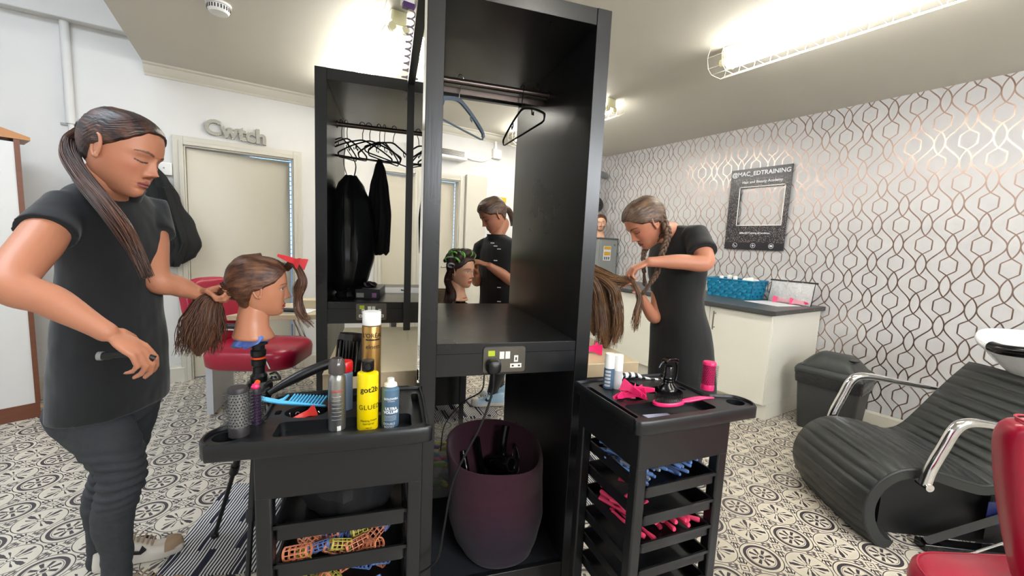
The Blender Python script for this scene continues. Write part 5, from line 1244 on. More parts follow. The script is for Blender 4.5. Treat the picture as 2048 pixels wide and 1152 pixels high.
def face_off(x, z, lids=True):
    ax = abs(x); d = 0
    if .014 > z > -.052:
        t_ = (.014-z)/.056
        h = (.004+.019*min(1, t_/.82)**1.25) if t_ < .82 else .023*(1-(t_-.82)/.18*.75)
        d += h*G(x, .0062+.0045*max(0, t_)**1.5)
    d += .007*G(ax-.0115, .0052)*G(z+.0385, .0062)+.004*G(x, .007)*G(z+.034, .007)
    d -= .0085*G(ax-.031, .016)*G(z-.001, .0115); d += .0062*G(ax-.031, .0115)*G(z+.001, .0088)
    d += .0035*G(ax-.03, .022)*G(z-.019, .007)
    d += .0055*G(ax, .0165)*G(z+.0635, .0048)+.0062*G(ax, .0145)*G(z+.0735, .0050)-.0032*G(z+.0688, .0016)*G(ax, .021)
    d -= .0035*G(ax, .018)*G(z+.0835, .0045); d += .0045*G(ax, .015)*G(z+.100, .012)
    d += .0035*G(ax-.046, .018)*G(z+.025, .018); d -= .0015*G(ax, .004)*G(z+.055, .006)
    return d
def head(M, skin, lip, brow, eyes, NA=112, NZ=104, hair_skull=None, blush=None, name='head_skin', lash=(.03, .02, .02), beard=None, scale=1.0):
    """returns an MB (world) and per-vertex colours"""
    zs = []
    for i in range(NZ+1):
        t_ = i/NZ; zs.append(.115-.231*(t_*.96+.02*(1-cos(pi*t_))))
    zs[0] = .115; zs[-1] = -.116
    angs = []
    for j in range(NA):
        u = j/NA*2*pi; angs.append(u-.42*sin(u))            # denser at the front (a = 0)
    m = MB(M); R = []; colr = []
    for z in zs:
        row = []
        for a in angs:
            p = head_pt(z, a)
            if cos(a) > 0:
                o = face_off(p.x, p.z); p = p+V((p.x*.0, o, 0))
            row.append(p); x, zz = abs(p.x), p.z; c = V(skin)
            if cos(a) > -.1:
                if blush: c = c.lerp(V(blush), .45*G(x-.046, .02)*G(zz+.03, .02)+.35*G(x, .012)*G(zz+.035, .012))
                lipk = (zz < -.0600+.0030*cos(x*170)*1 and zz > -.0790 and x < .0225*(1-abs((zz+.069)/.0145)**2.2) ) if abs((zz+.069)/.0145) < 1 else False
                if lipk: c = V(lip)
                if abs(zz+.0688) < .0011 and x < .021: c = V(lip)*.45
                bz = .0225+.0045*(1-((x-.034)/.02)**2)-.004
                if .012 < x < .054 and abs(zz-bz) < .0036*(1-.5*abs(x-.025)/.03): c = c.lerp(V(brow), .8)
                ex = (x-.031)/.0155
                if abs(ex) < 1:
                    if eyes == 'down':
                        ed = -.0045-.003*(1-ex*ex)
                        if abs(zz-ed) < .0021: c = V(lash)
                        elif ed < zz < .009: c = c*.88
                    else:
                        up_ = .0006+.0052*(1-ex*ex); lo = -.0046*(1-ex*ex)
                        if lo < zz < up_:
                            c = V((.62, .58, .55)); r_ = sqrt((x-.031)**2+(zz-.001)**2)
                            if r_ < .0052: c = V((.10, .07, .05))
                            if r_ < .0022: c = V((.01, .01, .01))
                        elif abs(zz-up_) < .0015: c = V(lash)
                        elif abs(zz-lo) < .0009: c = c.lerp(V(lash), .5)
                if x < .009 and abs(zz+.047) < .0022 and x > .003: c = c*.45
                if beard and zz < -.035 and not lipk and x < .06: c = c.lerp(V(beard), .75 if (zz < -.085 or (-.058 < zz < -.045 and x < .028) or x > .035) else .1)
            if hair_skull and (zz > .085 or (cos(a) < -.0 and zz > -.06)): c = V(hair_skull)
            colr.append(tuple(c))
        R.append(row)
    m.rings([[q for q in r] for r in R]); 
    # ears
    for sx in (-1, 1):
        base = len(m.v); E = Matrix.Translation((sx*.0765, -.010, -.004)) @ Matrix.Rotation(radians(12), 4, 'X') @ Matrix.Rotation(radians(-22*sx), 4, 'Z')
        rim = [V((0, .016*cos(a)*(1+.15*sin(a)), .031*sin(a)+.002)) for a in [2*pi*i/20 for i in range(20)]]
        m.tube([p for p in rim], .0042, 8, closed=True, M=E); m.ell((-.002*sx, 0, 0), .0035, .014, .028, M=E, nu=14, nv=8)
        m.ell((0.001*sx, .005, -.026), .004, .008, .009, M=E, nu=10, nv=6)
        colr += [tuple(V(skin)*.95)]*(len(m.v)-base)
    return m, colr
def build_vc(m, colr, name, mat_, parent, **kw):
    o = m.build(name, mat_, parent, **kw); at_ = o.data.color_attributes.new('col', 'FLOAT_COLOR', 'POINT')
    for i, c in enumerate(colr): at_.data[i].color = (*c, 1)
    return o
SK = vcmat('skin', .5, .05); SKM = vcmat('mannequin_vinyl', .35, .03, 0)
def headM(center, fwd, up=V((0, 0, 1)), s=1.0):
    f_ = V(fwd).normalized(); x = f_.cross(V(up)).normalized(); u_ = x.cross(f_)
    return basis(V(center), x, f_, u_) @ Matrix.Scale(s, 4)
def add_uv(o, uvs):
    l = o.data.uv_layers.new(name='UVMap')
    for p in o.data.polygons:
        for li in p.loop_indices: l.data[li].uv = uvs[o.data.loops[li].vertex_index]
def hair_cap(M, mat_, parent, knot, line=.055, off=.008, name='hair', side=-.02, bulge=.0, lowback=-.085, NA=72, NZ=60, part=None):
    """hair shell over the skull; knot = gathering point in head space (flow of the strands)"""
    kd = V(knot).normalized(); e1 = kd.cross(V((0, 0, 1)) if abs(kd.z) < .9 else V((1, 0, 0))).normalized(); e2 = kd.cross(e1)
    vs, uvs, idx = [], [], {}; fs = []
    def zlow(a):
        c = cos(a)
        # hairline height as a function of the azimuth: forehead, temple, in front of the ear, behind the ear, nape
        tab = [(0, line), (.45, line-.004), (.8, line-.025), (1.05, line-.045), (1.35, .012), (1.52, side), (1.75, side-.004), (2.0, -.045), (2.5, lowback), (pi, lowback)]
        return lerp_tab([(x, y) for x, y in tab], min(abs(((a+pi) % (2*pi))-pi), pi))[0]
    rows = []
    for i in range(NZ+1):
        row = []
        for j in range(NA):
            a = 2*pi*j/NA; zl = zlow(a); k = i/NZ; z = .115+(zl-.115)*(k**.75)
            z = min(z, .1148); p = head_pt(z, a); n = V((p.x/.075**2, p.y/.095**2, p.z/.11**2 if z > -.02 else 0)).normalized()
            fade = min(1, (1-k)*9+.12); o_ = off*(fade)+bulge*max(0, -cos(a))*fade
            q = p+n*o_
            dd = q-kd*q.dot(kd); th_ = atan2(dd.dot(e2), dd.dot(e1)); q = q+n*(.0006*sin(th_*46)+.0006*sin(th_*101+2))*fade
            row.append(q); uvs.append((th_/(2*pi), acos_(q.normalized().dot(kd))))
        rows.append(row)
    m = MB(M); m.rings(rows, cap=False)
    o = m.build(name, mat_, parent, sharp=180); add_uv(o, uvs); return o
def acos_(x): return math.acos(max(-1, min(1, x)))
def strands(name, guide, mat_, parent, n=160, r0=.02, r1=.03, rad=.0011, seed=1, end_spread=.3, wav=.003, seg=16, flat=1.0, prof=None, len_var=.25, label=None):
    """a lock: strands following a guide curve; the cross-section radius goes r0 -> r1"""
    g = bez(guide, seg*2); N_ = len(g); rnd_ = random.Random(seed); m = MB(); uvs = []
    fr = []; up = None
    for i in range(N_):
        t_ = (g[min(i+1, N_-1)]-g[max(i-1, 0)]).normalized()
        if up is None: up = V((0, 0, 1)) if abs(t_.z) < .9 else V((0, 1, 0))
        x = up.cross(t_).normalized(); y = t_.cross(x); up = y; fr.append((x, y))
    for s_ in range(n):
        rr_ = sqrt(rnd_.random()); a = rnd_.uniform(0, 2*pi); ph = rnd_.uniform(0, 6.28); am = wav*rnd_.uniform(.4, 1.4); cut = int(N_*(1-len_var*rnd_.random()**2)); tw = rnd_.uniform(-.5, .5); es = rnd_.uniform(0, end_spread)
        pts = []; rads = []
        for i in range(0, max(6, cut)):
            if i >= N_: break
            k = i/(N_-1); x, y = fr[i]; R_ = (prof(k) if prof else r0+(r1-r0)*k)*(rr_+es*k*k)
            aa = a+tw*k; q = g[i]+x*(R_*cos(aa)+am*k*sin(ph+k*9))+y*(R_*flat*sin(aa)+am*k*cos(ph+k*7)); pts.append(q)
            rads.append(rad*(1 if k < .75 else 1-.7*(k-.75)/.25))
        b0 = len(m.v); m.tube(pts, rads, 4, cap=False); nv = len(m.v)-b0; u0 = rnd_.random()*3
        uvs += [(u0+(j % 4)*.002, (j//4)/N_*.8+ph) for j in range(nv)]
    # inner body so the lock is opaque
    if r0 > .004:
        core = [(prof(i/(N_-1)) if prof else r0+(r1-r0)*i/(N_-1))*.82*(1 if i/(N_-1) < .8 else max(.1, 1-(i/(N_-1)-.8)*4.4)) for i in range(N_)]
        b0 = len(m.v); R = []
        for i in range(N_):
            x, y = fr[i]; R.append([g[i]+x*core[i]*cos(2*pi*j/24)*(1+.06*sin(7*j+i*.2))+y*core[i]*flat*sin(2*pi*j/24)*(1+.06*sin(5*j)) for j in range(24)])
        m.rings(R); uvs += [((j % 24)/24*1.0, (j//24)/N_) for j in range(len(m.v)-b0)]
    o = m.build(name, mat_, parent, sharp=180); add_uv(o, uvs)
    if label: o['label'] = label
    return o
# hands: built as tapered chains joined by remeshing
def hand(m, wrist, dirv, palm_n, thumb_side, curls, size=1.0, spread=.05, thumb_curl=.6, thumb_in=.0):
    """wrist point, direction along the palm, palm normal (towards the palm side), thumb_side = +1/-1 times (dir x normal)"""
    d = V(dirv).normalized(); nn = V(palm_n); nn = (nn-d*nn.dot(d)).normalized(); s_ = d.cross(nn)*thumb_side
    W_ = V(wrist); s = size
    m.ell((0, 0, 0), .021*s, .031*s, .014*s, M=basis(W_+d*.035*s, s_*0+d.cross(s_).cross(d).normalized()*1.0, d, d.cross(s_).normalized()*-1) if False else basis(W_+d*.040*s, s_, d, s_.cross(d)), nu=18, nv=12)
    m.ell((0, 0, 0), .033*s, .042*s, .0135*s, M=basis(W_+d*.052*s, s_, d, s_.cross(d)), nu=20, nv=12)
    L = [(.040, .025, .019), (.044, .028, .021), (.041, .026, .020), (.032, .019, .017)]; R_ = [.0088, .009, .0086, .0076]
    for i in range(4):
        off = (.026-.0178*i)*s; base = W_+d*(.088-.004*abs(i-1.2))*s+s_*off
        ang = spread*(1.5-i); dd = (d*cos(ang)+s_*sin(ang)).normalized(); c = curls[i] if isinstance(curls, (list, tuple)) else curls
        pts = [base-dd*.03*s, base]; cur = 0
        for k in range(3):
            cur += c*[.8, 1.1, .7][k]; seg = dd*cos(cur)+nn*sin(cur); pts.append(pts[-1]+seg*L[i][k]*s)
        m.capsule(pts, [R_[i]*s*1.1, R_[i]*s*1.08, R_[i]*s, R_[i]*s*.9, R_[i]*s*.74], 10)
    tb = W_+d*.022*s+s_*.024*s; td = (d*.70+s_*.62+nn*(.35+thumb_in)).normalized(); t2 = (td*cos(thumb_curl)+(nn*.6-s_*.35+d*.4).normalized()*sin(thumb_curl)).normalized(); t3 = (td*cos(thumb_curl*1.7)+(nn*.6-s_*.45+d*.3).normalized()*sin(thumb_curl*1.7)).normalized()
    p1_ = tb+td*.034*s; p2_ = p1_+t2*.030*s; p3_ = p2_+t3*.023*s
    m.capsule([tb, p1_, p2_, p3_], [.0135*s, .0108*s, .0098*s, .0080*s], 10)
def limb(m, pts, rad, n=14): m.capsule(pts, rad, n)
def smoothlimb(m, pts, rad, n=16, per=8):
    P = bez(pts, per*(len(pts)-1)); N_ = len(P); R_ = []
    for i in range(N_):
        k = i/(N_-1)*(len(rad)-1); a = int(min(k, len(rad)-2)); f_ = k-a; f_ = f_*f_*(3-2*f_); R_.append(rad[a]*(1-f_)+rad[a+1]*f_)
    m.tube(P, R_, n); m.ell(tuple(P[0]), R_[0], R_[0], R_[0], nu=n, nv=8); m.ell(tuple(P[-1]), R_[-1], R_[-1], R_[-1], nu=n, nv=8)
def skincol(o, c):
    at_ = o.data.color_attributes.new('col', 'FLOAT_COLOR', 'POINT')
    for d_ in at_.data: d_.color = (*c, 1)
def join_heads(body, headobj):
    """join the head mesh into the body mesh so the figure is one continuous surface"""
    with bpy.context.temp_override(active_object=body, object=body, selected_objects=[body, headobj], selected_editable_objects=[body, headobj]):
        bpy.ops.object.join()
    return body
def torso(m, rings_, n=28, cap=True):
    """rings_: (centre, across dir, across half, front dir, front half, back half)"""
    R = []
    for c, ax, hw_, fr_, hf, hb in rings_:
        ax = V(ax).normalized(); fr_ = V(fr_).normalized(); r = []
        for j in range(n):
            a = 2*pi*j/n; s_, c_ = sin(a), cos(a)
            r.append(V(c)+ax*(hw_*(abs(c_)**.85)*(1 if c_ > 0 else -1))+fr_*((hf if s_ > 0 else hb)*(abs(s_)**.9)*(1 if s_ > 0 else -1)))
        R.append(r)
    m.rings(R, cap=cap)
def ringinterp(K, n):
    out = []
    segs = len(K)-1
    for i in range(n+1):
        t_ = i/n*segs; a = min(int(t_), segs-1); f_ = t_-a
        def cr(g0, g1, g2, g3): return .5*((2*g1)+(g2-g0)*f_+(2*g0-5*g1+4*g2-g3)*f_*f_+(-g0+3*g1-3*g2+g3)*f_**3)
        k0, k1, k2, k3 = K[max(a-1, 0)], K[a], K[a+1], K[min(a+2, segs)]
        out.append(tuple(cr(V(k0[q]), V(k1[q]), V(k2[q]), V(k3[q])) if q in (0, 1, 3) else cr(k0[q], k1[q], k2[q], k3[q]) for q in range(6)))
    return out
def wrinkle(o, amp, freq, stretch=(1, 1, 1), seed=0):
    me = o.data; me.update(); ns = [v.normal.copy() for v in me.vertices]; M = o.matrix_world
    for v, n_ in zip(me.vertices, ns):
        p = M @ v.co; q = V((p.x*stretch[0], p.y*stretch[1], p.z*stretch[2]))*freq+V((seed, 0, 0))
        v.co += n_*(amp*(noise.noise(q)+.5*noise.noise(q*2.1)))
    me.update()
HD = hairmat('dark_brown_hair', hexc('130c0c'), hexc('2c1b18'), hexc('5a382a')); HM_ = hairmat('chestnut_hair', hexc('2a160e'), hexc('583421'), hexc('80553a'))
HB = hairmat('ash_brown_hair', hexc('281a13'), hexc('533b2b'), hexc('7d6048')); HL = hairmat('highlighted_brown_hair', hexc('22140d'), hexc('573620'), hexc('946c42'), .38)
TUN = mat('black_tunic', hexc('131519'), .88, c2=hexc('0e1013'), ns=300, bmp=.25, bs=700, sheen=.15, bd=.001)
DRS = mat('black_dress', hexc('101113'), .85, c2=hexc('0b0c0d'), ns=60, bmp=.2, bs=300, sheen=.1)
DENIM = mat('charcoal_denim', hexc('3a3d42'), .85, c2=hexc('2c2f33'), ns=70, bmp=.3, bs=500)
UPZ = V((0, 0, 1))
def person_body(name_label, loc, arms_fn, headM_, neck, skin, lip, brow, eyes, t, blush, vox=.0045, nr=.058, **kw):
    m = MB(); arms_fn(m)
    nb, nt_ = neck
    smoothlimb(m, [nb, (nb+nt_)/2, nt_], [nr, .047, .052], 18)
    b = m.build('body', SK, t, remesh=vox, smoothit=3); skincol(b, skin)
    hm, colr = head(headM_, skin, lip, brow, eyes, blush=blush, **kw)
    h = build_vc(hm, colr, 'head', SK, t, sharp=180)
    return join_heads(b, h)
# ======================================================= woman at the left
sk1 = hexc('b87b5e')
A1 = V((.40, .917, 0)).normalized(); F1 = V((.917, -.40, 0)).normalized()
t = thing('person', (-.38, 1.75, 0), 'person in black tunic and grey jeans with long ponytail, gripping the left training head hair', 'person')
W1T = t
H1 = headM(at(246, 306, 1.19), V((.86, -.42, -.29)), V((.06, .06, 1)), 1.0)
shR = at(128, 412, 1.15); elR = at(24, 566, .96); wrR = at(212, 664, 1.02); shL = at(298, 412, 1.42); elL = at(312, 556, 1.33); wrL = at(404, 590, 1.43)
gripC = at(455, 583, 1.46)
def arms1(m):
    smoothlimb(m, [shR.lerp(elR, .14), shR.lerp(elR, .5), elR, elR.lerp(wrR, .4)+V((0, 0, .006)), wrR], [.046, .049, .043, .038, .0245], 18)
    hd_ = (at(290, 708, 1.06)-wrR).normalized()
    hand(m, wrR, hd_, V((-.1, .3, -1))*1.0+hd_*0, 1, [.50, .62, .72, .82], .98, .04, .5)
    smoothlimb(m, [shL.lerp(elL, .16), shL.lerp(elL, .5), elL, elL.lerp(wrL, .45), wrL], [.044, .045, .041, .035, .024], 18)
    dL = (gripC-wrL).normalized()
    hand(m, wrL-dL*.012, dL+V((0, 0, .10)), V((.2, -.65, -.65)), -1, [1.25, 1.25, 1.3, 1.35], .88, .02, 1.15, .3)
nb = at(226, 392, 1.27); nt_ = H1 @ V((0, -.022, -.085))
body1 = person_body('', None, arms1, H1, (nb+V((0, 0, -.03)), nt_), sk1, hexc('93504a'), hexc('1d110e'), 'down', t, hexc('b25f4a'), NA=170, NZ=160)
# jeans
m = MB()
hipc = at(214, 800, 1.36); hR = hipc-A1*.085; hL = hipc+A1*.085
kR = at(246, 945, 1.31); aR = at(234, 1168, 1.43); kL = at(226, 940, 1.52); aL = at(200, 1120, 1.60)
m.ell(tuple(hipc+V((0, 0, .02))), .14, .11, .13, nu=24, nv=14)
smoothlimb(m, [hR, hR.lerp(kR, .5)+F1*.012, kR, kR.lerp(aR, .35)-F1*.022, kR.lerp(aR, .7)-F1*.006, aR], [.092, .078, .060, .056, .043, .040], 20)
smoothlimb(m, [hL, hL.lerp(kL, .5)+F1*.01, kL, kL.lerp(aL, .35)-F1*.02, kL.lerp(aL, .7)-F1*.004, aL], [.100, .084, .062, .058, .045, .041], 20)
j = m.build('jeans', DENIM, t, remesh=.007, smoothit=4)
me = j.data
for v in me.vertices:
    p = v.co+V(t.location)
    for kk in (kR, kL):
        d = (p-kk).length
        if d < .16:
            w_ = (1-d/.16)**.7; v.co += v.normal*(.0055*w_*sin(p.z*190+6*noise.noise(p*7)))
wrinkle(j, .004, 9, (1, 1, 2.4), 3)
# shoes
def shoe(P, fdir, L, upper, toe, sole, label, t, mark, nm='shoe'):
    f_ = V(fdir).normalized(); s_ = V((-f_.y, f_.x, 0)); M = basis(P, f_, s_, UPZ)
    out = [(x, y) for x, y in bez2([(-.5, 0), (-.47, .11), (-.3, .13), (-.05, .115), (.2, .155), (.38, .14), (.48, .07), (.5, 0), (.48, -.08), (.38, -.13), (.2, -.14), (-.05, -.11), (-.3, -.12), (-.47, -.10), (-.5, 0)], 56)][:-1]
    so = thing_part = MB(M).rings([[(x*L*k, y*L*k, z) for x, y in out] for k, z in ((.97, 0), (1, .006), (1, .022), (.985, .026))]).build(nm+'_sole', sole, t, sharp=50)
    def prof_(k): # width k, height z
        return [[(x*L*k2+(dx), y*L*k2, z) for x, y in out] for k2, z, dx in ()]
    R = []
    top = lambda x: .045+.055*max(0, min(1, (.22-x)/.42)) if x > -.3 else .10
    for zz in range(9):
        k = zz/8; row = []
        for x, y in out:
            h = .026+(top(x)-.026)*k; sh = 1-.42*k*k*(1 if x < .1 else (1.35)); xs = x*(1-.10*k) if x > 0 else x*(1-.06*k)
            row.append((xs*L, y*L*sh, h))
        R.append(row)
    MB(M).rings(R).build(nm+'_upper', upper, t, sharp=80)
    R = []
    for zz in range(7):
        k = zz/6; row = []
        for i in range(17):
            a = -pi/2+pi*i/16; x = .30+.205*cos(a)*(1-.12*k); y = .145*sin(a)*(1-.35*k*k); row.append((x*L, y*L, .024+.030*k*(1.1-.1*x)))
        R.append(row)
    MB(M).rings(R, cap=True).build(nm+'_toe_cap', toe, t, sharp=80)
    for sd in (1, -1):
        q = [( .10, .0), (.04, -.012), (-.04, -.006), (-.13, .03), (-.05, .006), (.02, .0), (.055, .02)]
        MB(basis(M @ V((0, -sd*.118*L, .052)), f_, UPZ, -s_*sd) if False else basis(M @ V((0, sd*.128*L*.96, .050)), f_, UPZ, s_*sd)).prism([(x*L, y) for x, y in q], -.004, .004).build(nm+'_side_flash', mark, t)
    for i in range(5): MB(M).tube([(L*(.16-.05*i), -.028, .062+.009*i), (L*(.165-.05*i), 0, .073+.009*i), (L*(.16-.05*i), .028, .062+.009*i)], .0035, 6).build(nm+'_lace', toe, t)
BEI = mat('tan_suede', hexc('a98f74'), .8, bmp=.3, bs=300); OFFW = mat('off_white_leather', hexc('d9d2c8'), .5); BLKF = mat('black_flash', hexc('17171a'), .5)
fl = atz(281, 1118, 0); shoe(V((fl.x, fl.y, .004)), atz(372, 1097, 0)-atz(190, 1143, 0), .275, OFFW, BEI, OFFW, None, t, BLKF)
fr_ = V((aR.x, aR.y, .002)); shoe(fr_+V((.07, -.02, 0)), V((.95, -.3, 0)), .275, OFFW, BEI, OFFW, None, t, BLKF, 'near_shoe')
# tunic
m = MB()
K = [(at(222, 372, 1.275), A1, .070, F1, .055, .060), (at(220, 385, 1.275), A1, .125, F1, .060, .070), (at(220, 408, 1.275), A1, .155, F1, .075, .085), (at(222, 450, 1.28), A1, .162, F1, .095, .095), (at(224, 520, 1.285), A1, .150, F1, .108, .092), (at(222, 600, 1.30), A1, .150, F1, .108, .095), (at(224, 690, 1.32), A1, .165, F1, .115, .110), (at(226, 770, 1.335), A1, .172, F1, .118, .116), (at(224, 812, 1.345), A1, .174, F1, .118, .118)]
torso(m, ringinterp(K, 40), 36)
slR = shR.lerp(elR, .40); m.tube([shR.lerp(nb, .25)+V((0, 0, -.012)), shR+V((0, 0, -.0)), shR.lerp(elR, .22), slR], [.044, .052, .056, .065], 24)
slL = shL.lerp(elL, .42); m.tube([shL.lerp(nb, .25)+V((0, 0, -.012)), shL, shL.lerp(elL, .22), slL], [.045, .057, .060, .064], 24)
tu = m.build('tunic', TUN, t, remesh=.006, smoothit=5); wrinkle(tu, .006, 5, (1.2, 1.2, .6), 1); wrinkle(tu, .0025, 16, (1, 1, .7), 5)
# stand collar
R = []
for k, (rr_, dz) in enumerate(((.066, -.010), (.068, .028), (.064, .030), (.062, -.008))):
    R.append([at(230, 386, 1.265)+A1*(rr_*cos(2*pi*j/28))+F1*(rr_*.92*sin(2*pi*j/28)+.012*dz/.03)+V((0, 0, dz+.016*(-sin(2*pi*j/28)))) for j in range(28)])
MB().rings(R, closed=True).build('stand_collar', TUN, t, sharp=60)
# hair cap + ponytail
kn = (0, -.115, .035)
hair_cap(H1, HD, t, kn, line=.080, off=.0065, name='hair', side=-.0, lowback=-.055)
MB(H1 @ Matrix.Translation((0, -.112, .034)) @ Matrix.Rotation(pi/2, 4, 'X')).lathe([(.015, -.008), (.022, -.008), (.022, .008), (.015, .008)], 20, closed=True).build('hair_tie', BLK, t)
k0 = H1 @ V((0, -.105, .034))
pt = [k0, at(146, 284, 1.18), at(143, 316, 1.15), at(166, 358, 1.12), at(208, 410, 1.095), at(246, 458, 1.085), at(274, 506, 1.085), at(300, 566, 1.09)]
HP = hairmat('ponytail_hair', hexc('190f0e'), hexc('43291f'), hexc('7a5241'))
strands('ponytail', pt, HP, t, n=400, rad=.0011, seed=3, wav=.005, end_spread=.3, seg=18, flat=.62, prof=lambda k: .015+.019*sin(pi*min(1, k*1.0+.08))**.8*(1-.15*k))
# object in her right hand: black and grey brush handle
pH = at(283, 706, 1.06)
t2 = thing('tail_brush', pH, 'dark grey handled brush held in the near hand of the woman at left', 'brush')
MB().tube(bez([at(198, 712, 1.04), at(215, 712, 1.045), at(250, 708, 1.055), at(290, 712, 1.07), at(310, 718, 1.08)], 16), [.010]*5+[.0085]*12, 12).build('handle', BLK, t2)
MB().tube([at(196, 712, 1.04), at(206, 712, 1.043)], .0112, 14).build('grey_end', GM, t2)
# ======================================================= training head on tripod (left)
MS = hexc('cc8a6a')
def mannequin(Hm, t, lip, eyes='open', skin=MS, neck_base=None, brow=hexc('6b4a3c'), base_r=(.07, .06), **kw):
    hm, colr = head(Hm, skin, lip, brow, eyes, **kw); n0 = len(hm.v)
    nb_ = MB(Hm); 
    R = []
    for z, rx, ry, cy in ((-.06, .045, .052, -.018), (-.09, .050, .055, -.022), (-.125, .053, .056, -.026), (-.16, .060, .060, -.026), (-.185, .072, .070, -.022), (-.198, .078, .075, -.02), (-.206, .076, .073, -.02), (-.207, .06, .06, -.02)):
        R.append([Hm.inverted() @ (Hm @ V((rx*cos(2*pi*j/32), cy+ry*sin(2*pi*j/32), z))) for j in range(32)])
    nn0 = len(hm.v); hm.rings(R); colr += [tuple(V(skin))]*(len(hm.v)-nn0)
    return build_vc(hm, colr, 'head_form', SKM, t, sharp=180)
t = thing('training_head', at(518, 660, 1.5), 'training head with chestnut hair pulled back and a red clip, on a tripod at left', 'mannequin')
H2 = headM(at(524, 575, 1.5), V((1, -.10, -.06)), V((-.02, 0, 1)), .90)
mannequin(H2, t, hexc('c8342f'), NA=140, NZ=130)
hair_cap(H2, HM_, t, (-.015, -.10, -.025), line=.070, off=.013, name='hair', side=-.005, lowback=-.09, bulge=.012)
kk = H2 @ V((0, -.115, -.015))
grip = at(452, 582, 1.455)
strands('pulled_hair', [H2 @ V((0, -.07, -.01)), kk, at(466, 574, 1.475), grip, at(432, 590, 1.45)], HM_, t, n=150, rad=.0012, seed=5, wav=.002, end_spread=.1, seg=14, prof=lambda k: .050-.038*min(1, k*1.6), len_var=.02)
strands('pulled_hair_ends', [at(440, 586, 1.45), at(420, 604, 1.44), at(408, 640, 1.435), at(402, 672, 1.43), at(396, 712, 1.43)], HM_, t, n=420, rad=.0011, seed=6, wav=.012, end_spread=.35, seg=16, prof=lambda k: .012+.058*min(1, k*1.9)**.8*(1-.25*k), len_var=.35)
fr0 = H2 @ V((0, .085, .085))
strands('fringe_lock', [fr0, at(585, 526, 1.485), at(598, 540, 1.48), at(606, 565, 1.48), at(596, 596, 1.48), at(600, 625, 1.48), at(628, 655, 1.48)], HM_, t, n=90, rad=.0011, seed=8, wav=.006, end_spread=.5, seg=22, prof=lambda k: .013-.004*k, len_var=.4)
strands('fringe_lock', [fr0, at(588, 528, 1.49), at(604, 552, 1.49), at(592, 580, 1.49), at(601, 610, 1.49), at(612, 640, 1.49)], HM_, t, n=60, rad=.0011, seed=9, wav=.006, end_spread=.5, seg=18, prof=lambda k: .009-.003*k, len_var=.4)
REDP = mat('red_clip_plastic', hexc('d8343a'), .35)
Mc_ = basis(at(588, 522, 1.47), (_r*.93-_u*.35).normalized(), _f, (_u*.93+_r*.35).normalized())
claw('sectioning_clip', Mc_ @ Matrix.Rotation(pi/2, 4, 'X') @ Matrix.Translation((.0, 0, 0)), REDP, 'red sectioning clip holding up the fringe of the left training head', s=.78)
cl = drape('blue_cloth', frame(at(511, 676, 1.5), 0), [(-.030, -.035, 0, .02, .02, 1), (-.022, -.03, 0, .045, .03, 1.2), (-.010, -.012, 0, .058, .04, 1.3), (.004, .0, 0, .056, .045, .9), (.016, .0, 0, .05, .045, .4)], mat('periwinkle_cloth', hexc('6f8bd6'), .8, bmp=.4, bs=40), folds=4, amp=.03, seed=2)
tag(cl, 'crumpled periwinkle blue cloth under the neck of the left training head', 'cloth')
t = thing('tripod', atz(515, 1010, 0), 'black tripod stand under the left training head, one leg on the striped rug', 'tripod')
tb_, tt_ = at(516, 800, 1.5), at(516, 672, 1.5); ax = V((tt_.x, tt_.y, 0)); zt_ = tt_.z
Mtp = frame((ax.x, ax.y, 0), 0)
MB(Mtp).lathe([(0, .46), (.013, .46), (.013, .74), (.026, .745), (.028, .79), (.020, .80), (.020, .825), (.024, .83), (.025, .85), (.021, .853), (.021, .862), (.025, .866), (.026, .885), (.021, .89), (.021, .905), (.031, .908), (.031, .917), (.022, .92), (.022, zt_+.03), (0, zt_+.03)], 28).build('column', BLK, t, sharp=25)
MB(Mtp).lathe([(.0212, .854), (.0235, .854), (.0235, .861), (.0212, .861)], 24, closed=True).build('orange_ring', bpy.data.materials['orange_plastic'], t)
MB(Mtp).lathe([(0, .70), (.038, .70), (.045, .72), (.045, .755), (.035, .77), (0, .77)], 24).build('hub', BLK, t)
for i, (tx, ty) in enumerate([(atz(430, 1078, 0).x, atz(430, 1078, 0).y), (ax.x+.35, ax.y+.14), (ax.x-.06, ax.y-.37)]):
    p0 = V((ax.x, ax.y, .745)); p1_ = V((tx, ty, .018)); md = p0.lerp(p1_, .52)
    L = MB().tube([p0, md], .0125, 10).build('leg', BLK, t); MB().tube([md, p1_], .0085, 10).build('lower_leg', BLK, L)
    MB().tube([md+(p0-p1_).normalized()*.02, md-(p0-p1_).normalized()*.02], .0165, 12).build('leg_lock', BLK, L)
    MB().ell(tuple(p1_), .015, .015, .017).build('rubber_foot', BLK, L)
    MB().tube([V((ax.x, ax.y, .50)), p0.lerp(p1_, .38)], .006, 6).build('brace', BLK, t)
MB().tube(bez([at(530, 770, 1.47), at(545, 760, 1.46), at(560, 758, 1.45), at(552, 745, 1.45), at(540, 748, 1.46)], 16), .004, 6).build('crank', BLK, t)
MB().cyl(at(545, 756, 1.46), at(549, 757, 1.455), .009, n=12).build('knob', CHR, t)
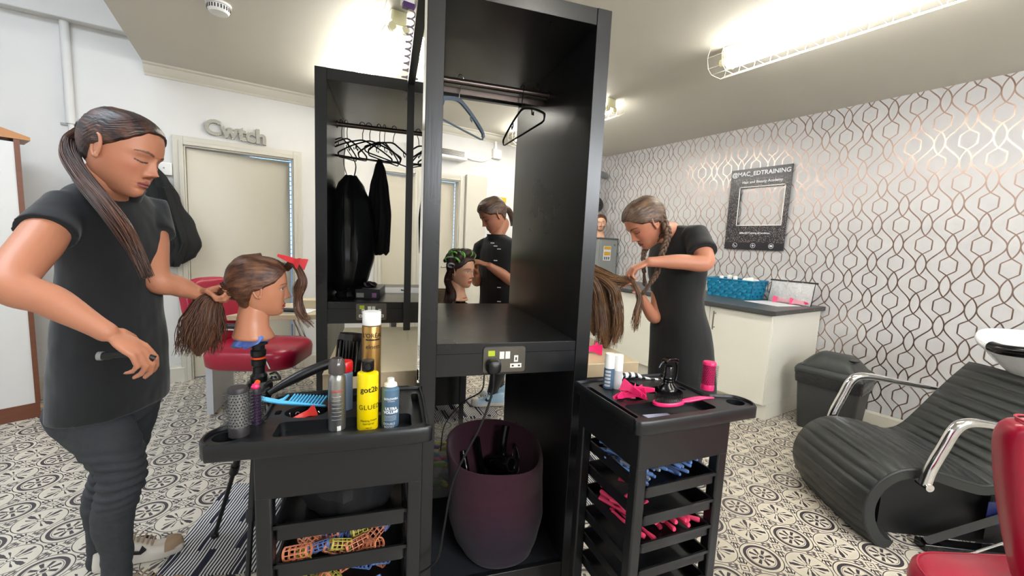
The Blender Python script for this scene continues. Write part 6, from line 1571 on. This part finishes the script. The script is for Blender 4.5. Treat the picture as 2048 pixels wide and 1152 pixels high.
# ======================================================= woman with plaits (right)
sk2 = hexc('b2765b')
e2 = V((.64, -.77, 0)); tc2 = V((-.77, -.64, 0))
t = thing('person', (1.78, 1.3, 0), 'person in a black dress with two plaits, bending over long brown hair at right', 'person')
F2 = (-e2*.75+tc2*.66).normalized(); A2 = V((F2.y, -F2.x, 0))   # A2 = towards her left, nearer the camera
if A2.dot(e2) < 0: A2 = -A2
H3 = headM(at(1291, 446, 1.95), (-e2*.80+tc2*.42)*.80+V((0, 0, -.60)), V((0, 0, 1)), .98)
shN = at(1392, 470, 1.90); elN = at(1410, 520, 1.80); wrN = at(1300, 524, 1.80); shF = at(1330, 450, 2.12); elF = at(1312, 632, 2.06); wrF = at(1280, 592, 1.96)
def arms2(m):
    smoothlimb(m, [shN.lerp(elN, .25), shN.lerp(elN, .5), elN+V((0, 0, -.012)), elN.lerp(wrN, .45)+V((0, 0, -.004)), wrN], [.042, .044, .038, .034, .023], 16)
    d_ = (at(1258, 540, 1.82)-wrN).normalized(); hand(m, wrN, d_, V((.1, .2, -1)), -1, [.75, .8, .9, 1.0], .90, .05, .6)
    smoothlimb(m, [shF.lerp(elF, .12), shF.lerp(elF, .5), elF, wrF], [.040, .042, .036, .022], 16)
    d_ = (at(1262, 560, 1.92)-wrF).normalized(); hand(m, wrF, d_, V((-1, .2, .2)), 1, [.6, .7, .8, .9], .88, .05, .5)
nb2 = at(1342, 462, 2.0); nt2 = H3 @ V((0, -.03, -.08))
person_body('', None, arms2, H3, (nb2, nt2), sk2, hexc('94504a'), hexc('2a1b15'), 'down', t, hexc('bd6a5a'), vox=.005, nr=.045, NA=140, NZ=130)
m = MB()
K = [(at(1350, 452, 2.02), A2, .06, F2, .045, .050), (at(1354, 459, 2.02), A2, .120, F2, .055, .060), (at(1356, 478, 2.02), A2, .150, F2, .080, .080), (at(1355, 530, 2.03), A2, .160, F2, .110, .095), (at(1355, 600, 2.04), A2, .135, F2, .100, .095), (at(1360, 660, 2.06), A2, .158, F2, .115, .12), (at(1360, 740, 2.08), A2, .175, F2, .125, .135), (at(1360, 820, 2.11), A2, .178, F2, .13, .135), (at(1358, 870, 2.13), A2, .180, F2, .13, .135)]
torso(m, ringinterp(K, 40), 32)
s1_ = shN.lerp(elN, .72); m.tube([shN.lerp(nb2, .35), shN, shN.lerp(elN, .4), s1_], [.042, .056, .058, .064], 22)
s2_ = shF.lerp(elF, .35); m.tube([shF.lerp(nb2, .3), shF, s2_], [.042, .054, .058], 22)
d = m.build('dress', DRS, t, remesh=.0065, smoothit=5); wrinkle(d, .006, 5, (1.4, 1.4, .5), 8); wrinkle(d, .0025, 14, (1, 1, .6), 2)
MB().tube([at(1340+14*cos(a), 452+14*sin(a)*.8, 1.985-.03*sin(a)) for a in [radians(x) for x in range(100, 250, 15)]], .0012, 6).build('necklace', CHR, t)
# bare lower legs and shoes below the dress (hidden behind the trolley from here)
m = MB(); fb = at(1358, 930, 2.15)
for s_ in (-1, 1):
    p0 = V((fb.x, fb.y, .62))+A2*(.075*s_); smoothlimb(m, [p0, p0+V((0, 0, -.22)), p0+V((0, 0, -.52))], [.06, .055, .036], 14)
lg = m.build('leggings', DENIM, t)
for s_ in (-1, 1): shoe(V((fb.x, fb.y, .003))+A2*(.075*s_)+F2*.06, F2, .25, OFFW, OFFW, OFFW, None, t, BLKF)
hair_cap(H3, HB, t, (0, -.10, -.03), line=.066, off=.010, name='hair', side=-.01, lowback=-.085)
def plait(name, pts, r, m_, t, n=11):
    g = bez(pts, 60); N_ = len(g); mm = MB(); uvs = []
    for k in range(3):
        P = []; rr_ = []
        for i in range(N_):
            t_ = (g[min(i+1, N_-1)]-g[max(i-1, 0)]).normalized(); x = t_.cross(_f).normalized(); y = t_.cross(x); ph = 2*pi*(i/N_*n*.5+k/3); tp = 1-.45*(i/N_)
            P.append(g[i]+x*(r*.75*tp*sin(ph))+y*(r*.42*tp*sin(2*ph))); rr_.append(r*.62*tp)
        b0 = len(mm.v); mm.tube(P, rr_, 10); uvs += [((j % 10)/10, (j//10)/N_*2) for j in range(len(mm.v)-b0)]
    o = mm.build(name, m_, t, sharp=180); add_uv(o, uvs)
    strands(name+'_tip', [g[-1], g[-1]+(g[-1]-g[-6]).normalized()*.04, g[-1]+(g[-1]-g[-6]).normalized()*.07], m_, t, n=50, rad=.0010, r0=r*.4, r1=r*.6, seed=4, seg=6)
plait('near_plait', [H3 @ V((.066, -.06, .07)), H3 @ V((.078, -.075, .02)), at(1331, 452, 1.88), at(1335, 474, 1.87), at(1326, 502, 1.865), at(1314, 545, 1.86), at(1301, 566, 1.86)], .0165, HB, t, 12)
plait('far_plait', [H3 @ V((-.06, -.06, .0)), H3 @ V((-.07, -.03, -.07)), at(1296, 492, 1.98), at(1287, 512, 1.97), at(1288, 545, 1.96)], .014, HB, t, 8)
# ======================================================= long hair on the right ledge
t = thing('training_head', AB(.80, 1.85, .862), 'training head with long highlighted brown hair, mostly hidden behind the centre unit at right', 'mannequin')
hc = AB(.80, 1.83, 1.17)
H4 = headM(hc, V((-.9, .35, -.1)), UPZ, .92); mannequin(H4, t, hexc('c8342f'))
MB(frame((H4 @ V((0, -.02, -.2))), 0)).lathe([(0, -.17), (.05, -.17), (.05, -.15), (.022, -.14), (.022, .01), (0, .01)], 20).build('clamp_stand', BLK, t)
hair_cap(H4, HL, t, (.3, -.9, .3), line=.07, off=.014, name='hair', side=-.02, lowback=-.09, bulge=.015)
D4 = 1.88
for i, (pts, n_, ra, sp) in enumerate([
    ([H4 @ V((0, -.06, .08)), at(1205, 548, D4), at(1235, 560, D4-.03), at(1262, 562, 1.83)], 150, (.045, .020), .1),
    ([H4 @ V((.0, -.05, .05)), at(1190, 560, D4), at(1205, 610, D4), at(1212, 660, D4), at(1210, 700, D4)], 330, (.045, .055), .25),
    ([H4 @ V((.03, -.05, .06)), at(1215, 565, D4-.04), at(1234, 605, D4-.05), at(1236, 650, D4-.05), at(1228, 690, D4-.05)], 150, (.028, .026), .4),
    ([at(1262, 552, 1.82), at(1272, 575, 1.81), at(1279, 600, 1.81), at(1274, 630, 1.81), at(1268, 665, 1.81)], 70, (.010, .016), .6),
    ([H4 @ V((0, -.02, .08)), at(1180, 570, D4+.04), at(1182, 620, D4+.04), at(1188, 672, D4+.04)], 170, (.05, .05), .2)]):
    strands('long_lock', pts, HL, t, n=n_, rad=.0011, seed=30+i, wav=.007, end_spread=sp, seg=18, r0=ra[0], r1=ra[1], flat=.7, len_var=.35)
claw('sectioning_clip', basis(atz(1183, 703, .872), _r, V((_f.x, _f.y, 0)).normalized(), UPZ) @ Matrix.Translation((0, 0, .012)) @ Matrix.Rotation(.15, 4, 'Z') @ Matrix.Rotation(pi/2, 4, 'X'), PINK, 'pink sectioning clip lying on the right-hand cream ledge', s=.85)
# ======================================================= woman seen through the centre unit
sk3 = hexc('b07558')
t = thing('person', AB(.75, 2.7, 0), 'person in a buttoned black tunic seen through the centre unit, working on hair rollers', 'person')
D3 = 2.78
ev = ray(1000, 500); ev = V((ev.x, ev.y, 0)).normalized(); e3 = V((ev.y, -ev.x, 0)); tc3 = -ev
F3 = (-e3*.80+tc3*.60).normalized(); A3 = V((F3.y, -F3.x, 0)); A3 = A3 if A3.dot(e3) > 0 else -A3
H5 = headM(at(986, 430, D3), (-e3*.88+tc3*.42)*.84+V((0, 0, -.50)), UPZ, .98)
shN = at(1022, 500, D3-.06); elN = at(1026, 562, D3-.10); wrN = at(979, 532, D3-.18); shF = at(966, 495, D3+.12); elF = at(955, 560, D3+.10); wrF = at(953, 548, D3-.05)
def arms3(m):
    smoothlimb(m, [shN.lerp(elN, .2), shN.lerp(elN, .5), elN, elN.lerp(wrN, .5), wrN], [.046, .046, .040, .035, .024], 14)
    d_ = (at(948, 520, D3-.2)-wrN).normalized(); hand(m, wrN, d_, V((0, .3, -1)), -1, [.5, .6, .7, .8], .92, .06, .5)
    smoothlimb(m, [shF, elF, wrF], [.050, .04, .026], 14)
    hand(m, wrF, (at(951, 520, D3-.1)-wrF).normalized(), V((-1, 0, 0)), 1, [.5, .5, .6, .6], .9, .05, .5)
nb3 = at(992, 480, D3+.02)
person_body('', None, arms3, H5, (nb3, H5 @ V((0, -.03, -.085))), sk3, hexc('a8655c'), hexc('4a3226'), 'down', t, hexc('cf8a7a'), vox=.006, nr=.048, NA=88, NZ=80)
m = MB()
K = [(at(995, 470, D3+.02), A3, .075, F3, .055, .055), (at(998, 482, D3+.02), A3, .16, F3, .07, .075), (at(1000, 505, D3+.02), A3, .195, F3, .10, .10), (at(1002, 550, D3+.03), A3, .185, F3, .12, .11), (at(1003, 600, D3+.04), A3, .18, F3, .12, .115), (at(1003, 660, D3+.05), A3, .20, F3, .14, .14), (at(1003, 715, D3+.06), A3, .205, F3, .145, .145)]
torso(m, ringinterp(K, 30), 28)
m.tube([shN.lerp(nb3, .3), shN, shN.lerp(elN, .45)], [.062, .072, .073], 20); m.tube([shF.lerp(nb3, .3), shF, shF.lerp(elF, .4)], [.06, .068, .07], 20)
d = m.build('tunic', DRS, t, remesh=.007, smoothit=5); wrinkle(d, .005, 6, (1.2, 1.2, .6), 12)
R = []
for rr_, dz in ((.064, -.008), (.067, .030), (.062, .030), (.060, -.008)): R.append([at(993, 478, D3+.01)+A3*(rr_*cos(2*pi*j/24))+F3*(rr_*sin(2*pi*j/24))+V((0, 0, dz)) for j in range(24)])
MB().rings(R, closed=True).build('stand_collar', DRS, t)
for bx_, by_ in ((985, 486), (991, 492), (998, 498), (991, 521), (998, 575), (998, 603)):
    q = at(bx_, by_, D3-.135); MB(basis(q, e3, UPZ, tc3)).box(-.012, .012, -.0028, .0028, -.002, .004).build('fastener', OFFW, t)
m = MB(); fb = at(1003, 715, D3+.06)
ft = atz(975, 812, 0)
for s_, q in ((1, V((ft.x+.05, ft.y+.02, 0))), (-1, V((ft.x+.20, ft.y+.16, 0)))):
    p0 = V((fb.x, fb.y, .74))+A3*(.08*s_); smoothlimb(m, [p0, p0.lerp(V((q.x, q.y, .10)), .5), V((q.x, q.y, .10))], [.085, .062, .042], 16)
m.build('black_trousers', DRS, t)
BLUL = mat('pale_blue_leather', hexc('a9cbe2'), .5)
shoe(V((ft.x, ft.y, .012)), V((-.85, .35, 0)), .27, BLUL, OFFW, OFFW, None, t, BLKF); shoe(V((ft.x+.16, ft.y+.16, .004)), V((-.85, .45, 0)), .27, BLUL, OFFW, OFFW, None, t, BLKF, 'far_shoe')
hair_cap(H5, HB, t, (0, -.11, -.01), line=.064, off=.009, name='hair', side=-.005, lowback=-.075, NA=60, NZ=48)
strands('tied_hair', [H5 @ V((0, -.10, .0)), H5 @ V((0, -.125, -.03)), H5 @ V((.0, -.12, -.09)), H5 @ V((0, -.10, -.15))], HB, t, n=120, rad=.0014, seed=14, r0=.022, r1=.016, seg=10)
# training head with rollers
t = thing('training_head', at(925, 596, 2.55), 'training head with dark hair wound on green and grey rollers, seen through the centre unit', 'mannequin')
ev = ray(925, 550); ev = V((ev.x, ev.y, 0)).normalized(); e6 = V((ev.y, -ev.x, 0))
H6 = headM(at(923, 541, 2.55), e6*.80-ev*.58+V((0, 0, -.05)), UPZ, .90)
mannequin(H6, t, hexc('c8504a'), skin=hexc('dba687'), blush=hexc('e0907c'), NA=88, NZ=80)
hair_cap(H6, HD, t, (0, -.5, .9), line=.072, off=.010, name='hair', side=-.02, lowback=-.09, NA=56, NZ=44)
strands('long_lock', [H6 @ V((-.03, -.07, -.02)), H6 @ V((-.03, -.10, -.08)), at(898, 590, 2.52), at(893, 612, 2.5)], HD, t, n=170, rad=.0014, seed=41, r0=.05, r1=.035, seg=12, flat=.6, end_spread=.1)
strands('long_lock', [H6 @ V((.066, -.04, -.0)), H6 @ V((.07, -.06, -.08)), at(905, 588, 2.45), at(902, 610, 2.44)], HD, t, n=110, rad=.0014, seed=42, r0=.022, r1=.020, seg=12, end_spread=.1)
zb_ = (H6 @ V((0, -.02, -.2))).z
MB(frame(V((H6.translation.x, H6.translation.y, 0)), 0)).lathe([(0, .885), (.04, .885), (.045, .90), (.045, .93), (.03, .935), (.03, zb_), (.04, zb_+.012), (0, zb_+.012)], 20).build('clamp_stand', BLKG, t)
GRN = mat('green_roller', hexc('7fc95e'), .6); SIL = mat('silver_roller', hexc('b9bcc0'), .4, .3)
def velcro(M, r, L, m_, label, grp):
    t = thing('hair_roller', M.to_translation(), label, 'roller', grp)
    MB(M).rings([[(x, rr_*cos(2*pi*j/20), rr_*sin(2*pi*j/20)) for j in range(20)] for x, rr_ in ((-L/2, r), (L/2, r), (L/2, r*.82), (-L/2, r*.82))], closed=True).build('roller_tube', m_, t)
    o = MB(M).rings([[(x, rr_*cos(2*pi*j/20), rr_*sin(2*pi*j/20)) for j in range(20)] for x, rr_ in ((-L*.30, r*1.0), (-L*.26, r*1.14), (0, r*1.2), (L*.26, r*1.14), (L*.30, r))]).build('wound_hair', HD, t); add_uv(o, [((i % 20)/20*.1+(i//20)*.3, (i % 20)/20) for i in range(100)])
    return t
k = 0
for az, el, m_, nm in [(-62, 62, GRN, 'green roller at the back of the crown'), (-30, 58, GRN, 'green roller at the top left of the crown'), (5, 66, SIL, 'silver roller at the top front of the crown'), (40, 60, GRN, 'green roller at the far side of the crown'), (95, 60, GRN, 'green roller in the middle row above the ear'), (70, 42, GRN, 'green roller above the temple'), (60, 66, SIL, 'silver roller in the middle row at the front'), (120, 36, GRN, 'green roller behind the ear'), (150, 58, GRN, 'green roller at the back in the middle row'), (150, 25, SIL, 'small silver roller low at the nape side'), (100, 22, SIL, 'pale roller just above the ear')]:
    a, b = radians(az), radians(el); dd = V((sin(a)*cos(b), cos(a)*cos(b)*1.05, sin(b))); c_ = H6 @ (V((0, -.006, .012))+V((dd.x*.098, dd.y*.118, dd.z*.122)))
    nx = (H6.to_3x3() @ dd).normalized(); tx = nx.cross(UPZ).normalized() if abs(nx.z) < .95 else e6
    hx_ = H6.to_3x3() @ V((1, 0, 0)); tx = (hx_-nx*hx_.dot(nx)); tx = tx.normalized() if tx.length > .25 else (tx.normalized()*.5+(H6.to_3x3() @ V((0, 1, 0)))*.5).normalized(); tx = (tx+UPZ*.12*sin(k*2.1)).normalized(); ty = nx.cross(tx).normalized()
    velcro(basis(c_, tx, ty, tx.cross(ty)), .0225 if 'small' not in nm else .012, .058, m_, nm+' of the training head', 'rollers in the training head'); k += 1
# station desk under it with beige basket
zt3 = .885; c3 = at(905, 606, 2.55)
t = thing('styling_desk', (c3.x, c3.y, 0), 'cream styling desk seen through the centre unit under the training head with rollers', 'desk')
Md3 = frame((c3.x, c3.y, 0), -T)
MB(Md3).box(-.155, .16, -.10, .45, zt3-.035, zt3).build('desk_top', LEDG, t, bevel=.002)
for x in (-.13, .13): MB(Md3).box(x-.015, x+.015, .28, .31, 0, zt3-.035).build('desk_leg', BLK, t)
q = at(884, 588, 2.75)
t = thing('beige_basket', (q.x, q.y, zt3), 'small pale woven basket at the left end of the styling desk', 'basket')
MB(frame((q.x, q.y, zt3), 0)).lathe([(0, 0), (.045, 0), (.06, .10), (.057, .10), (.043, .005), (0, .005)], 24).build('basket_wall', mat('pale_wicker', hexc('b5a68d'), .8, bmp=.8, bs=90), t)
m = MB(frame((q.x, q.y, zt3), 0)); [m.tube([((.046+.015*k/6+.001)*cos(2*pi*j/24), (.046+.015*k/6+.001)*sin(2*pi*j/24), .008+.015*k) for j in range(24)], .003, 5, closed=True) for k in range(7)]
tag(m.build('weave', bpy.data.materials['pale_wicker'], t), kind='stuff')
# ======================================================= male training head on the locker
t = thing('training_head', (4.0, 4.12, 1.441), 'bearded male training head standing on the grey locker in the corner', 'mannequin')
ev = ray(1203, 455); ev = V((ev.x, ev.y, 0)).normalized()
H7 = headM(V((3.97, 4.10, 1.63)), -ev+V((.12, 0, 0)), UPZ, .98)
mannequin(H7, t, hexc('b97b66'), skin=hexc('d9a98a'), beard=hexc('4a3a33'), NA=72, NZ=64)
hair_cap(H7, HM_, t, (0, -.5, .9), line=.072, off=.010, name='hair', side=.0, lowback=-.07, NA=48, NZ=36)

# crumple the soft goods
bpy.context.view_layer.update()
for nm_, am_, fq_ in (('black_bag', .018, 14), ('coat_body', .014, 7), ('bag_body', .006, 9), ('folded_cape', .01, 18)):
    bag_ = bpy.data.objects[nm_]; wrinkle(bag_, am_, fq_, (1, 1, .5), 4)
